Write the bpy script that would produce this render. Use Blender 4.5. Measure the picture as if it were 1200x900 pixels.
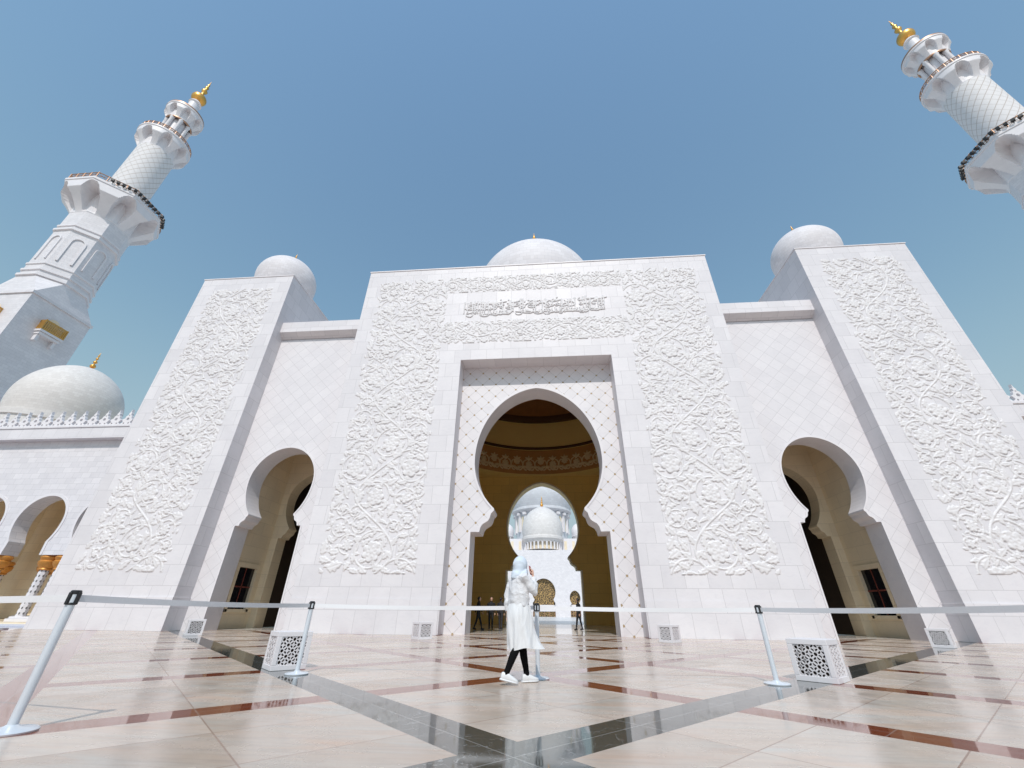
import bpy, bmesh, math, random
import numpy as np
from mathutils import Matrix, Vector
from mathutils.geometry import tessellate_polygon
for o in list(bpy.data.objects): bpy.data.objects.remove(o)
S = bpy.context.scene
COL = S.collection
rad = math.radians
PI = math.pi

# ------------------------------------------------------------------ camera, sky, sun, exposure
cam = bpy.data.cameras.new('camera')
cam.sensor_fit = 'HORIZONTAL'; cam.sensor_width = 36.0
cam.lens = 36.0 * 473.18 / 1200.0
cam.clip_start = 0.05; cam.clip_end = 6000
camo = bpy.data.objects.new('camera', cam); COL.objects.link(camo)
_p, _r, _y = rad(29.597), rad(0.591), rad(4.812)
_f0 = Vector((-math.sin(_y), math.cos(_y), 0)); _r0 = Vector((math.cos(_y), math.sin(_y), 0)); _u0 = Vector((0, 0, 1))
_f = _f0*math.cos(_p) + _u0*math.sin(_p); _u = -_f0*math.sin(_p) + _u0*math.cos(_p)
_rr = _r0*math.cos(_r) + _u*math.sin(_r); _uu = -_r0*math.sin(_r) + _u*math.cos(_r)
_m = Matrix((( _rr.x, _uu.x, -_f.x, 0.3457), (_rr.y, _uu.y, -_f.y, 0.0), (_rr.z, _uu.z, -_f.z, 0.875), (0, 0, 0, 1)))
camo.matrix_world = _m
S.camera = camo

SUN_EL = 49.0
w = bpy.data.worlds.new('World'); S.world = w; w.use_nodes = True
nt = w.node_tree
for n in list(nt.nodes): nt.nodes.remove(n)
wo = nt.nodes.new('ShaderNodeOutputWorld'); bg = nt.nodes.new('ShaderNodeBackground'); sk = nt.nodes.new('ShaderNodeTexSky')
sk.sky_type = 'NISHITA'; sk.sun_disc = False; sk.sun_elevation = rad(SUN_EL); sk.sun_rotation = rad(180)
sk.air_density = 3.0; sk.dust_density = 0.8; sk.ozone_density = 8.6; sk.altitude = 0
bg.inputs['Strength'].default_value = 0.106
tc = nt.nodes.new('ShaderNodeTexCoord'); sx = nt.nodes.new('ShaderNodeSeparateXYZ'); nt.links.new(tc.outputs['Generated'], sx.inputs[0])
mr = nt.nodes.new('ShaderNodeMapRange'); mr.interpolation_type = 'SMOOTHSTEP'; nt.links.new(sx.outputs[2], mr.inputs[0])
for _i, _v in ((1, 0.0), (2, 0.55), (3, 0.92), (4, 0.0)): mr.inputs[_i].default_value = _v
mx = nt.nodes.new('ShaderNodeMix'); mx.data_type = 'RGBA'; nt.links.new(mr.outputs[0], mx.inputs[0]); nt.links.new(sk.outputs[0], mx.inputs[6]); mx.inputs[7].default_value = (2.45, 3.4, 4.45, 1)
nt.links.new(mx.outputs[2], bg.inputs['Color']); nt.links.new(bg.outputs[0], wo.inputs['Surface'])
sl = bpy.data.lights.new('sun', 'SUN'); sl.energy = 2.25; sl.angle = rad(0.53); sl.color = (1.0, 0.955, 0.90)
so = bpy.data.objects.new('sun', sl); COL.objects.link(so); so.rotation_euler = (rad(90 - SUN_EL), 0, 0); so.location = (0, -50, 80)
S.view_settings.view_transform = 'Standard'; S.view_settings.look = 'None'
S.view_settings.gamma = 1.0; S.view_settings.use_curve_mapping = False
S.view_settings.exposure = 0.38
S.render.engine = 'CYCLES'
S.cycles.max_bounces = 10; S.cycles.diffuse_bounces = 6

# ------------------------------------------------------------------ object helpers
ORG = {}
def setp(o, label=None, cat=None, group=None, kind=None):
    if label: o['label'] = label
    if cat: o['category'] = cat
    if group: o['group'] = group
    if kind: o['kind'] = kind
    return o
def empty(name, loc=(0, 0, 0), rz=0.0, label=None, cat=None, group=None):
    o = bpy.data.objects.new(name, None); COL.objects.link(o)
    o.location = loc; o.rotation_euler = (0, 0, rz); o.empty_display_size = 0.3
    ORG[o.name] = Vector(loc)
    return setp(o, label, cat, group)
def copy_tree(o, parent=None):
    c = o.copy(); COL.objects.link(c)
    if parent is not None:
        c.parent = parent; c.matrix_parent_inverse = Matrix.Identity(4)
    for ch in list(o.children): copy_tree(ch, c)
    return c

class MB:
    """collects polygons in world (or root-local) space, then links them as one mesh object"""
    def __init__(s): s.v = []; s.f = []
    def add(s, vs, fs):
        b = len(s.v); s.v.extend([tuple(p) for p in vs]); s.f.extend([tuple(i + b for i in f) for f in fs]); return s
    def box(s, x0, x1, y0, y1, z0, z1):
        return s.add([(x0,y0,z0),(x1,y0,z0),(x1,y1,z0),(x0,y1,z0),(x0,y0,z1),(x1,y0,z1),(x1,y1,z1),(x0,y1,z1)],
                     [(0,3,2,1),(4,5,6,7),(0,1,5,4),(1,2,6,5),(2,3,7,6),(3,0,4,7)])
    def obox(s, c, ax, ay, az, hx, hy, hz):
        c = Vector(c); vs = []
        for k in (-1, 1):
            for (i, j) in ((-1,-1),(1,-1),(1,1),(-1,1)): vs.append(c + ax*hx*i + ay*hy*j + az*hz*k)
        return s.add(vs, [(0,3,2,1),(4,5,6,7),(0,1,5,4),(1,2,6,5),(2,3,7,6),(3,0,4,7)])
    def slab(s, poly, y0, y1, holes=()):
        """polygon in (x,z) extruded along y"""
        loops = [list(poly)] + [list(h) for h in holes]
        flat = [p for l in loops for p in l]
        tri = tessellate_polygon([[Vector((p[0], p[1], 0)) for p in l] for l in loops])
        n = len(flat)
        vs = [(p[0], y0, p[1]) for p in flat] + [(p[0], y1, p[1]) for p in flat]
        fs = []
        for t in tri:
            a, b, c = flat[t[0]], flat[t[1]], flat[t[2]]
            ar = (b[0]-a[0])*(c[1]-a[1]) - (b[1]-a[1])*(c[0]-a[0])
            if abs(ar) < 1e-9: continue
            if ar < 0: t = (t[0], t[2], t[1])
            fs.append((t[0], t[1], t[2])); fs.append((t[2]+n, t[1]+n, t[0]+n))
        k = 0
        for l in loops:
            m = len(l)
            for i in range(m):
                j = (i + 1) % m
                fs.append((k+i, k+i+n, k+j+n, k+j))
            k += m
        return s.add(vs, fs)
    def lathe(s, prof, c=(0, 0, 0), n=48, poly=None, a0=0.0):
        """profile [(r,z)] revolved; poly=k makes it k-sided with r as apothem"""
        vs = []; fs = []
        m = len(prof)
        for i in range(n):
            t = 2*PI*i/n + a0
            for (r, z) in prof:
                rr = r
                if poly:
                    q = (t + PI/poly) % (2*PI/poly) - PI/poly
                    rr = r/math.cos(q)
                vs.append((c[0] + rr*math.cos(t), c[1] + rr*math.sin(t), c[2] + z))
        for i in range(n):
            j = (i+1) % n
            for k in range(m-1):
                fs.append((i*m+k, j*m+k, j*m+k+1, i*m+k+1))
        return s.add(vs, fs)
    def tube(s, pts, rs, n=10, cap=True, sq=1.0):
        pts = [Vector(p) for p in pts]; vs = []; fs = []
        up = None
        for i, p in enumerate(pts):
            d = (pts[min(i+1, len(pts)-1)] - pts[max(i-1, 0)]).normalized()
            if up is None:
                up = Vector((0, 0, 1)) if abs(d.z) < 0.9 else Vector((1, 0, 0))
            a = d.cross(up).normalized(); b = a.cross(d).normalized(); up = b
            r = rs[i] if hasattr(rs, '__len__') else rs
            for k in range(n):
                t = 2*PI*k/n
                vs.append(p + a*r*math.cos(t) + b*r*sq*math.sin(t))
        for i in range(len(pts)-1):
            for k in range(n):
                j = (k+1) % n
                fs.append((i*n+k, i*n+j, (i+1)*n+j, (i+1)*n+k))
        if cap:
            fs.append(tuple(range(n))[::-1]); fs.append(tuple((len(pts)-1)*n + k for k in range(n)))
        return s.add(vs, fs)
    def loft(s, rings, cap=True):
        n = len(rings[0]); vs = [p for r in rings for p in r]; fs = []
        for i in range(len(rings)-1):
            for k in range(n):
                j = (k+1) % n
                fs.append((i*n+k, i*n+j, (i+1)*n+j, (i+1)*n+k))
        if cap:
            fs.append(tuple(range(n))[::-1]); fs.append(tuple((len(rings)-1)*n + k for k in range(n)))
        return s.add(vs, fs)
    def ball(s, c, r, n=16, m=10, sc=(1, 1, 1), rot=None):
        vs = []; fs = []
        for i in range(m+1):
            ph = PI*i/m
            for k in range(n):
                t = 2*PI*k/n
                v = Vector((r*sc[0]*math.sin(ph)*math.cos(t), r*sc[1]*math.sin(ph)*math.sin(t), -r*sc[2]*math.cos(ph)))
                if rot: v = rot @ v
                vs.append(Vector(c) + v)
        for i in range(m):
            for k in range(n):
                j = (k+1) % n
                fs.append((i*n+k, i*n+j, (i+1)*n+j, (i+1)*n+k))
        return s.add(vs, fs)
    def build(s, name, mat, parent=None, org=None, smooth=None, label=None, bevel=None):
        base = ORG[parent.name] if parent else Vector((0, 0, 0))
        og = Vector(org) if org is not None else (base if parent else Vector((0, 0, 0)))
        me = bpy.data.meshes.new(name)
        me.from_pydata([(p[0]-og.x, p[1]-og.y, p[2]-og.z) for p in s.v], [], s.f)
        me.materials.append(mat); me.validate(); me.update()
        o = bpy.data.objects.new(name, me); COL.objects.link(o)
        o.location = og - base
        if parent: o.parent = parent
        ORG[o.name] = og
        if smooth:
            if smooth is True: smooth = 40
            bm = bmesh.new(); bm.from_mesh(me)
            bmesh.ops.remove_doubles(bm, verts=bm.verts, dist=1e-5)
            bmesh.ops.recalc_face_normals(bm, faces=bm.faces)
            lim = rad(smooth)
            for f in bm.faces: f.smooth = True
            for e in bm.edges:
                if len(e.link_faces) == 2:
                    e.smooth = e.calc_face_angle(0) < lim
                else: e.smooth = False
            bm.to_mesh(me); bm.free()
        if bevel:
            b = o.modifiers.new('bevel', 'BEVEL'); b.width = bevel; b.segments = 2; b.limit_method = 'ANGLE'; b.angle_limit = rad(50)
        if label: o['label'] = label
        return o

def fuse(mb, voxel, smooth_it=6, fac=0.5):
    """voxel-remeshes overlapping pieces into one continuous surface, returns an MB"""
    me = bpy.data.meshes.new('tmp'); me.from_pydata([tuple(p) for p in mb.v], [], mb.f); me.validate()
    o = bpy.data.objects.new('tmp', me); COL.objects.link(o)
    r = o.modifiers.new('r', 'REMESH'); r.mode = 'VOXEL'; r.voxel_size = voxel
    if smooth_it:
        sm = o.modifiers.new('s', 'SMOOTH'); sm.iterations = smooth_it; sm.factor = fac
    dg = bpy.context.evaluated_depsgraph_get(); dg.update()
    ev = o.evaluated_get(dg); m2 = ev.to_mesh()
    out = MB(); out.add([tuple(v.co) for v in m2.vertices], [tuple(p.vertices) for p in m2.polygons])
    ev.to_mesh_clear(); bpy.data.objects.remove(o); bpy.data.meshes.remove(me)
    return out

# ------------------------------------------------------------------ materials
class NT:
    def __init__(s, name):
        s.m = bpy.data.materials.new(name); s.m.use_nodes = True; s.t = s.m.node_tree
        s.b = s.t.nodes['Principled BSDF']
    def n(s, typ, **kw):
        x = s.t.nodes.new(typ)
        for k, v in kw.items(): setattr(x, k, v)
        return x
    def l(s, a, b): s.t.links.new(a, b)
    def val(s, sock, v):
        if hasattr(v, 'links') or isinstance(v, bpy.types.NodeSocket): s.l(v, sock)
        else: sock.default_value = v
    def math(s, op, a, b=None, c=None, clamp=False):
        x = s.n('ShaderNodeMath', operation=op); x.use_clamp = clamp
        s.val(x.inputs[0], a)
        if b is not None: s.val(x.inputs[1], b)
        if c is not None: s.val(x.inputs[2], c)
        return x.outputs[0]
    def mix(s, f, a, b, blend='MIX'):
        x = s.n('ShaderNodeMix', data_type='RGBA', blend_type=blend)
        s.val(x.inputs[0], f)
        for sock, v in ((x.inputs[6], a), (x.inputs[7], b)):
            if isinstance(v, tuple): sock.default_value = (*v, 1.0) if len(v) == 3 else v
            else: s.l(v, sock)
        return x.outputs[2]
    def xyz(s, vec):
        x = s.n('ShaderNodeSeparateXYZ'); s.l(vec, x.inputs[0]); return x.outputs
    def comb(s, a, b, c=0.0):
        x = s.n('ShaderNodeCombineXYZ'); s.val(x.inputs[0], a); s.val(x.inputs[1], b); s.val(x.inputs[2], c); return x.outputs[0]
    def obj(s): return s.n('ShaderNodeTexCoord').outputs['Object']
    def noise(s, vec, scale, detail=4, rough=0.55, dist=0.0):
        x = s.n('ShaderNodeTexNoise'); s.l(vec, x.inputs['Vector']); x.inputs['Scale'].default_value = scale
        x.inputs['Detail'].default_value = detail; x.inputs['Roughness'].default_value = rough; x.inputs['Distortion'].default_value = dist
        return x.outputs[0]
    def ramp(s, f, a, b, lo=0.0, hi=1.0):
        x = s.n('ShaderNodeMapRange'); s.l(f, x.inputs[0]); x.inputs[1].default_value = a; x.inputs[2].default_value = b
        x.inputs[3].default_value = lo; x.inputs[4].default_value = hi; return x.outputs[0]
    def vscale(s, vec, sc):
        x = s.n('ShaderNodeVectorMath', operation='MULTIPLY'); s.l(vec, x.inputs[0]); x.inputs[1].default_value = sc; return x.outputs[0]
    def bump(s, h, st=0.3, d=0.02):
        x = s.n('ShaderNodeBump'); x.inputs['Strength'].default_value = st; x.inputs['Distance'].default_value = d
        s.l(h, x.inputs['Height']); s.l(x.outputs[0], s.b.inputs['Normal'])
    def facing(s):
        """wall coordinates (u,v) picked by the face's direction, in metres"""
        o = s.xyz(s.obj()); g = s.n('ShaderNodeNewGeometry'); nn = s.n('ShaderNodeTexCoord').outputs['Normal']
        nx = s.xyz(nn); side = s.math('GREATER_THAN', s.math('ABSOLUTE', nx[0]), 0.7); flat = s.math('GREATER_THAN', s.math('ABSOLUTE', nx[2]), 0.7)
        u = s.math('ADD', s.math('MULTIPLY', o[0], s.math('SUBTRACT', 1.0, side)), s.math('MULTIPLY', o[1], side))
        v = s.math('ADD', s.math('MULTIPLY', o[2], s.math('SUBTRACT', 1.0, flat)), s.math('MULTIPLY', o[1], flat))
        return u, v

def simple(name, col, rough=0.5, metal=0.0, spec=0.5, var=0.0, scale=8.0, bump=0.0):
    k = NT(name)
    k.b.inputs['Base Color'].default_value = (*col, 1); k.b.inputs['Roughness'].default_value = rough
    k.b.inputs['Metallic'].default_value = metal; k.b.inputs['Specular IOR Level'].default_value = spec
    if var or bump:
        f = k.noise(k.obj(), scale, 5)
        if var:
            k.l(k.mix(f, tuple(max(0, c*(1-var)) for c in col), tuple(min(1, c*(1+var)) for c in col)), k.b.inputs['Base Color'])
        if bump: k.bump(f, bump, 0.02)
    return k.m

MW = (0.742, 0.712, 0.724)
def marble(name, mode='ashlar', base=MW, bw=1.0, bh=0.95, joint=0.011, jcol=0.74, rough=0.48, var=0.05, lattice=0.83, dot=None):
    k = NT(name)
    u, v = k.facing()
    big = k.noise(k.obj(), 0.55, 5, 0.6, 0.6)
    vein = k.noise(k.vscale(k.obj(), (1.0, 1.0, 2.4)), 2.2, 6, 0.65, 1.2)
    c = k.mix(k.ramp(big, 0.3, 0.7), tuple(x*(1-var) for x in base), tuple(min(0.86, x*(1+var*0.5)) for x in base))
    c = k.mix(k.ramp(vein, 0.50, 0.72, 0.0, 0.42), c, (base[0]*0.86, base[1]*0.86, base[2]*0.88))
    jm = None
    if mode in ('ashlar', 'diag', 'studs'):
        if mode == 'ashlar':
            uv = k.comb(u, v)
        else:
            s = lattice/math.sqrt(2)
            uv = k.comb(k.math('MULTIPLY', k.math('ADD', u, v), 0.70711), k.math('MULTIPLY', k.math('SUBTRACT', v, u), 0.70711))
        bt = k.n('ShaderNodeTexBrick'); k.l(uv, bt.inputs['Vector'])
        bt.inputs['Scale'].default_value = 1.0; bt.inputs['Mortar Size'].default_value = joint; bt.inputs['Mortar Smooth'].default_value = 0.1
        bt.inputs['Color1'].default_value = ((0.91, 0.91, 0.915, 1) if mode == 'ashlar' else (0.95, 0.95, 0.955, 1)); bt.inputs['Color2'].default_value = (1.0, 1.0, 1.0, 1); bt.inputs['Mortar'].default_value = (1, 1, 1, 1)
        if mode == 'ashlar':
            bt.inputs['Brick Width'].default_value = bw; bt.inputs['Row Height'].default_value = bh; bt.offset = 0.5
        elif mode == 'diag':
            bt.inputs['Brick Width'].default_value = bw; bt.inputs['Row Height'].default_value = s; bt.offset = 0.0
        else:
            bt.inputs['Brick Width'].default_value = s; bt.inputs['Row Height'].default_value = s; bt.offset = 0.0
        c = k.mix(1.0, c, bt.outputs[0], 'MULTIPLY')
        jm = bt.outputs[1]
        front = k.math('GREATER_THAN', k.math('ABSOLUTE', k.xyz(k.n('ShaderNodeTexCoord').outputs['Normal'])[1]), 0.7)
        if mode != 'ashlar': jm = k.math('MULTIPLY', jm, front)
        c = k.mix(jm, c, (base[0]*jcol, base[1]*jcol, base[2]*jcol))
        if dot:
            sx = k.xyz(uv)
            fa = k.math('SUBTRACT', k.math('FRACT', k.math('ADD', k.math('DIVIDE', sx[0], s), 0.5)), 0.5)
            fb = k.math('SUBTRACT', k.math('FRACT', k.math('ADD', k.math('DIVIDE', sx[1], s), 0.5)), 0.5)
            m = k.math('MULTIPLY', k.math('LESS_THAN', k.math('ABSOLUTE', fa), 0.085), k.math('MULTIPLY', front, k.math('LESS_THAN', k.math('ABSOLUTE', fb), 0.085)))
            c = k.mix(m, c, dot)
        if True: k.bump(k.math('SUBTRACT', 1.0, jm), 0.35, 0.01)
    k.l(c, k.b.inputs['Base Color'])
    k.b.inputs['Roughness'].default_value = rough; k.b.inputs['Specular IOR Level'].default_value = 0.35
    return k.m
def dome_mat(name, R, base=MW, course=0.35):
    k = NT(name); o = k.xyz(k.obj())
    ang = k.math('MULTIPLY', k.math('ARCTAN2', o[0], o[1]), R)
    bt = k.n('ShaderNodeTexBrick'); k.l(k.comb(ang, o[2]), bt.inputs['Vector'])
    bt.inputs['Scale'].default_value = 1; bt.inputs['Mortar Size'].default_value = 0.012*course/0.35; bt.inputs['Brick Width'].default_value = course*1.6; bt.inputs['Row Height'].default_value = course
    bt.inputs['Color1'].default_value = (0.90, 0.89, 0.885, 1); bt.inputs['Color2'].default_value = (1, 1, 1, 1); bt.inputs['Mortar'].default_value = (0.8, 0.8, 0.8, 1)
    big = k.noise(k.obj(), 0.5, 4)
    c = k.mix(big, tuple(x*0.95 for x in base), base)
    k.l(k.mix(1.0, c, bt.outputs[0], 'MULTIPLY'), k.b.inputs['Base Color'])
    k.b.inputs['Roughness'].default_value = 0.62; k.b.inputs['Specular IOR Level'].default_value = 0.25
    return k.m

M = {}
M['ashlar'] = marble('white_marble_ashlar')
M['fine'] = marble('white_marble_small_blocks', bw=0.7, bh=0.42, joint=0.010, jcol=0.72)
M['wing'] = marble('white_marble_diagonal', 'diag', bw=0.64, lattice=0.90, joint=0.010, jcol=0.74)
M['stud'] = marble('white_marble_lattice', 'studs', lattice=0.83, joint=0.011, jcol=0.70, dot=(0.36, 0.26, 0.14))
M['plain'] = marble('white_marble', 'plain')
M['relief'] = marble('carved_white_marble', 'plain', base=(0.725, 0.698, 0.698), rough=0.6)
M['beige'] = marble('beige_stone', bw=1.4, bh=0.7, base=(0.84, 0.72, 0.53), joint=0.012, jcol=0.8)
M['hall'] = marble('honey_stone', bw=1.7, bh=0.85, base=(0.82, 0.58, 0.19), joint=0.014, jcol=0.72, rough=0.5)
M['hallplain'] = marble('honey_plaster', 'plain', base=(0.88, 0.66, 0.26), rough=0.5)
M['dark_band'] = simple('dark_brown_band', (0.085, 0.042, 0.022), 0.5, var=0.2)
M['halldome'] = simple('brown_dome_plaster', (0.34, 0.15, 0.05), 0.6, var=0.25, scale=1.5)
M['flower'] = simple('pale_mosaic', (0.74, 0.60, 0.38), 0.45, var=0.08)
M['gold'] = simple('gold_leaf', (0.80, 0.42, 0.10), 0.34, 0.85, var=0.12, scale=14)
M['goldm'] = simple('gold_mosaic', (0.60, 0.33, 0.085), 0.42, 0.55, var=0.25, scale=6, bump=0.3)
_k = NT('gold_lattice'); _v = _k.n('ShaderNodeTexVoronoi', feature='DISTANCE_TO_EDGE'); _k.l(_k.obj(), _v.inputs['Vector']); _v.inputs['Scale'].default_value = 1.9
_k.l(_k.mix(_k.ramp(_v.outputs['Distance'], 0.05, 0.13), (0.42, 0.27, 0.10), (0.055, 0.035, 0.018)), _k.b.inputs['Base Color']); _k.b.inputs['Roughness'].default_value = 0.5
M['goldlat'] = _k.m
M['cap'] = simple('gold_palm_capital', (0.62, 0.27, 0.055), 0.42, 0.35, var=0.3, scale=9, bump=0.3)
M['copper'] = simple('bronze_railing', (0.42, 0.25, 0.16), 0.45, 0.5, var=0.2)
M['black'] = simple('black_metal', (0.02, 0.02, 0.02), 0.45)
M['blackp'] = simple('black_plastic', (0.018, 0.018, 0.02), 0.35)
M['glass'] = simple('dark_glass', (0.012, 0.012, 0.015), 0.06, spec=0.6)
M['redwood'] = simple('dark_red_wood', (0.16, 0.035, 0.025), 0.5, var=0.2)
M['steel'] = simple('white_enamelled_steel', (0.70, 0.73, 0.77), 0.32, 0.25, var=0.06, scale=30)
M['belt'] = simple('white_webbing', (0.74, 0.73, 0.74), 0.7, var=0.05, scale=60)
M['shade_paint'] = simple('painted_cavity_shade', (0.05, 0.035, 0.025), 0.8)  # near-black colour standing in for the shade inside hollows
M['inlay'] = simple('dark_floral_inlay', (0.16, 0.15, 0.15), 0.4)

# ------------------------------------------------------------------ ground, floor, water
def floor_mat():
    k = NT('inlaid_marble_floor'); o = k.xyz(k.obj())
    U = k.math('ADD', o[0], o[1]); V = k.math('SUBTRACT', o[1], o[0])
    P = 4.29
    def strip(c, c0, hw):
        d = k.math('SUBTRACT', k.math('FRACT', k.math('ADD', k.math('DIVIDE', k.math('SUBTRACT', c, c0), P), 0.5)), 0.5)
        d = k.math('MULTIPLY', k.math('ABSOLUTE', d), P)
        return k.math('LESS_THAN', d, hw), d
    su, du = strip(U, 3.80, 0.29); sv, dv = strip(V, 3.66, 0.29)
    red = k.math('MAXIMUM', su, sv)
    gu = k.math('LESS_THAN', k.math('ABSOLUTE', k.math('SUBTRACT', U, 3.80)), 0.40)
    gv = k.math('LESS_THAN', k.math('ABSOLUTE', k.math('SUBTRACT', V, 3.66)), 0.40)
    gr = k.math('MAXIMUM', gu, gv)
    # slabs: a grid inside every diamond
    uv = k.comb(k.math('ADD', U, 100.0 - 3.80 + 85.8 - 100.0), k.math('ADD', V, 85.8 - 3.66))
    bt = k.n('ShaderNodeTexBrick'); k.l(uv, bt.inputs['Vector'])
    bt.inputs['Scale'].default_value = 1; bt.inputs['Brick Width'].default_value = P/2; bt.inputs['Row Height'].default_value = P/3; bt.offset = 0.0
    bt.inputs['Mortar Size'].default_value = 0.009; bt.inputs['Mortar Smooth'].default_value = 0.0
    bt.inputs['Color1'].default_value = (0, 0, 0, 1); bt.inputs['Color2'].default_value = (1, 1, 1, 1); bt.inputs['Mortar'].default_value = (0.5, 0.5, 0.5, 1)
    tone = bt.outputs[0]
    # veins run roughly across, and each slab has its own piece of stone
    off = k.n('ShaderNodeVectorMath', operation='ADD'); k.l(k.obj(), off.inputs[0])
    sc = k.n('ShaderNodeVectorMath', operation='SCALE'); k.l(tone, sc.inputs[0]); sc.inputs['Scale'].default_value = 7.3
    k.l(sc.outputs[0], off.inputs[1])
    vein = k.noise(k.vscale(off.outputs[0], (0.5, 3.0, 1)), 1.3, 7, 0.6, 0.5)
    cloud = k.noise(off.outputs[0], 0.9, 4, 0.5, 0.4)
    c = k.mix(k.ramp(vein, 0.32, 0.68), (0.63, 0.455, 0.35), (0.575, 0.54, 0.485))
    c = k.mix(k.ramp(cloud, 0.40, 0.62, 0.0, 0.7), c, (0.63, 0.525, 0.44))
    fine = k.noise(k.vscale(off.outputs[0], (0.5, 4.0, 1)), 4.0, 6, 0.65, 0.3)
    c = k.mix(k.ramp(fine, 0.46, 0.70, 0.0, 0.36), c, (0.36, 0.30, 0.27))
    c = k.mix(1.0, c, k.mix(tone, (0.80, 0.78, 0.76), (1.0, 1.0, 1.0)), 'MULTIPLY')
    jm = bt.outputs[1]
    c = k.mix(k.math('MULTIPLY', jm, 0.85), c, (0.33, 0.22, 0.17))
    # red granite and dark green-grey granite strips
    gn = k.noise(k.obj(), 45.0, 3, 0.7); gn2 = k.noise(k.obj(), 3.0, 4, 0.6, 0.8)
    rc = k.mix(k.ramp(gn, 0.35, 0.7), (0.20, 0.050, 0.022), (0.31, 0.095, 0.05))
    gc = k.mix(k.ramp(gn, 0.35, 0.75), (0.055, 0.055, 0.047), (0.12, 0.12, 0.105))
    wv = k.ramp(k.math('ABSOLUTE', k.math('SUBTRACT', gn2, 0.5)), 0.0, 0.006, 0.6, 0.0)
    gc = k.mix(wv, gc, (0.42, 0.42, 0.41))
    # joints across the strips
    def cj(c, c0): 
        d = k.math('SUBTRACT', k.math('FRACT', k.math('ADD', k.math('DIVIDE', k.math('SUBTRACT', c, c0), P/2), 0.5)), 0.5)
        return k.math('LESS_THAN', k.math('ABSOLUTE', d), 0.0035)
    jj = k.math('MAXIMUM', cj(U, 3.80), cj(V, 3.66))
    rc = k.mix(k.math('MULTIPLY', jj, 0.5), rc, (0.45, 0.36, 0.33)); gc = k.mix(k.math('MULTIPLY', jj, 0.5), gc, (0.45, 0.44, 0.42))
    c = k.mix(red, c, rc); c = k.mix(gr, c, gc)
    k.l(c, k.b.inputs['Base Color'])
    pol = k.math('MAXIMUM', red, gr)
    smear = k.noise(k.obj(), 1.7, 4, 0.6)
    r0 = k.ramp(smear, 0.3, 0.7, 0.16, 0.34); r1 = k.ramp(smear, 0.3, 0.7, 0.035, 0.075)
    rr = k.n('ShaderNodeMix', data_type='FLOAT'); k.l(pol, rr.inputs[0]); k.l(r0, rr.inputs[2]); k.l(r1, rr.inputs[3])
    k.l(rr.outputs[0], k.b.inputs['Roughness']); k.l(k.ramp(pol, 0.0, 1.0, 0.5, 1.0), k.b.inputs['Specular IOR Level'])
    wob = k.noise(k.obj(), 2.5, 2)
    k.bump(k.math('SUBTRACT', k.math('MULTIPLY', wob, 0.06), k.math('MULTIPLY', jm, k.math('SUBTRACT', 1.0, pol))), 0.15, 0.004)
    return k.m
def sheet(name, x0, x1, y0, y1, z, mat, kind='structure'):
    b = MB(); b.add([(x0,y0,z),(x1,y0,z),(x1,y1,z),(x0,y1,z)], [(0,1,2,3)])
    return setp(b.build(name, mat), kind=kind)
GY = 20.66            # front plane of the gate
ground_m = simple('pale_paving_far', (0.55, 0.50, 0.44), 0.6, var=0.12, scale=0.3)
sheet('ground', -2500, 2500, -2500, 2500, -0.62, ground_m)
plaza = MB()
plaza.slab([(-26.0, -0.6), (90, -0.6), (90, 0), (-26.0, 0)], -60, 23.3)
plaza.box(-90, -26.0, -60, 20.2, -0.6, 0.0)
setp(plaza.build('plaza', floor_mat()), kind='structure')
hall_floor_m = marble('polished_hall_floor', 'plain', base=(0.74, 0.69, 0.63), rough=0.10)
b = MB(); b.box(-11.0, 11.0, 23.305, 44.2, -0.6, 0.003); setp(b.build('hall_floor', hall_floor_m), kind='structure')
court_m = marble('white_court_marble', 'plain', base=(0.71, 0.70, 0.69), rough=0.25)
b = MB(); b.box(-70, 70, 44.205, 150, -0.6, 0.0); setp(b.build('courtyard', court_m), kind='structure')
# reflecting pool along the left arcade
kerb = MB(); kerb.box(-90, -25.6, 20.22, 20.75, -0.6, 0.05); kerb.box(-90, -25.6, 24.9, 25.6, -0.6, 0.06)
setp(kerb.build('pool_kerb', M['plain']), kind='structure')
wm = NT('blue_pool_water'); wm.b.inputs['Base Color'].default_value = (0.015, 0.10, 0.30, 1); wm.b.inputs['Roughness'].default_value = 0.08
wm.bump(wm.noise(wm.obj(), 3.0, 3), 0.15, 0.05)
sheet('pool_water', -90, -25.6, 20.75, 24.9, -0.03, wm.m)
b = MB(); b.box(-90, -24.7, 25.6, 41, -0.6, 0.12); setp(b.build('arcade_floor', M['beige']), kind='structure')
b = MB(); b.box(24.7, 90, 23.31, 41, -0.6, 0.12); setp(b.build('arcade_pavement', M['beige']), kind='structure')

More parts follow.
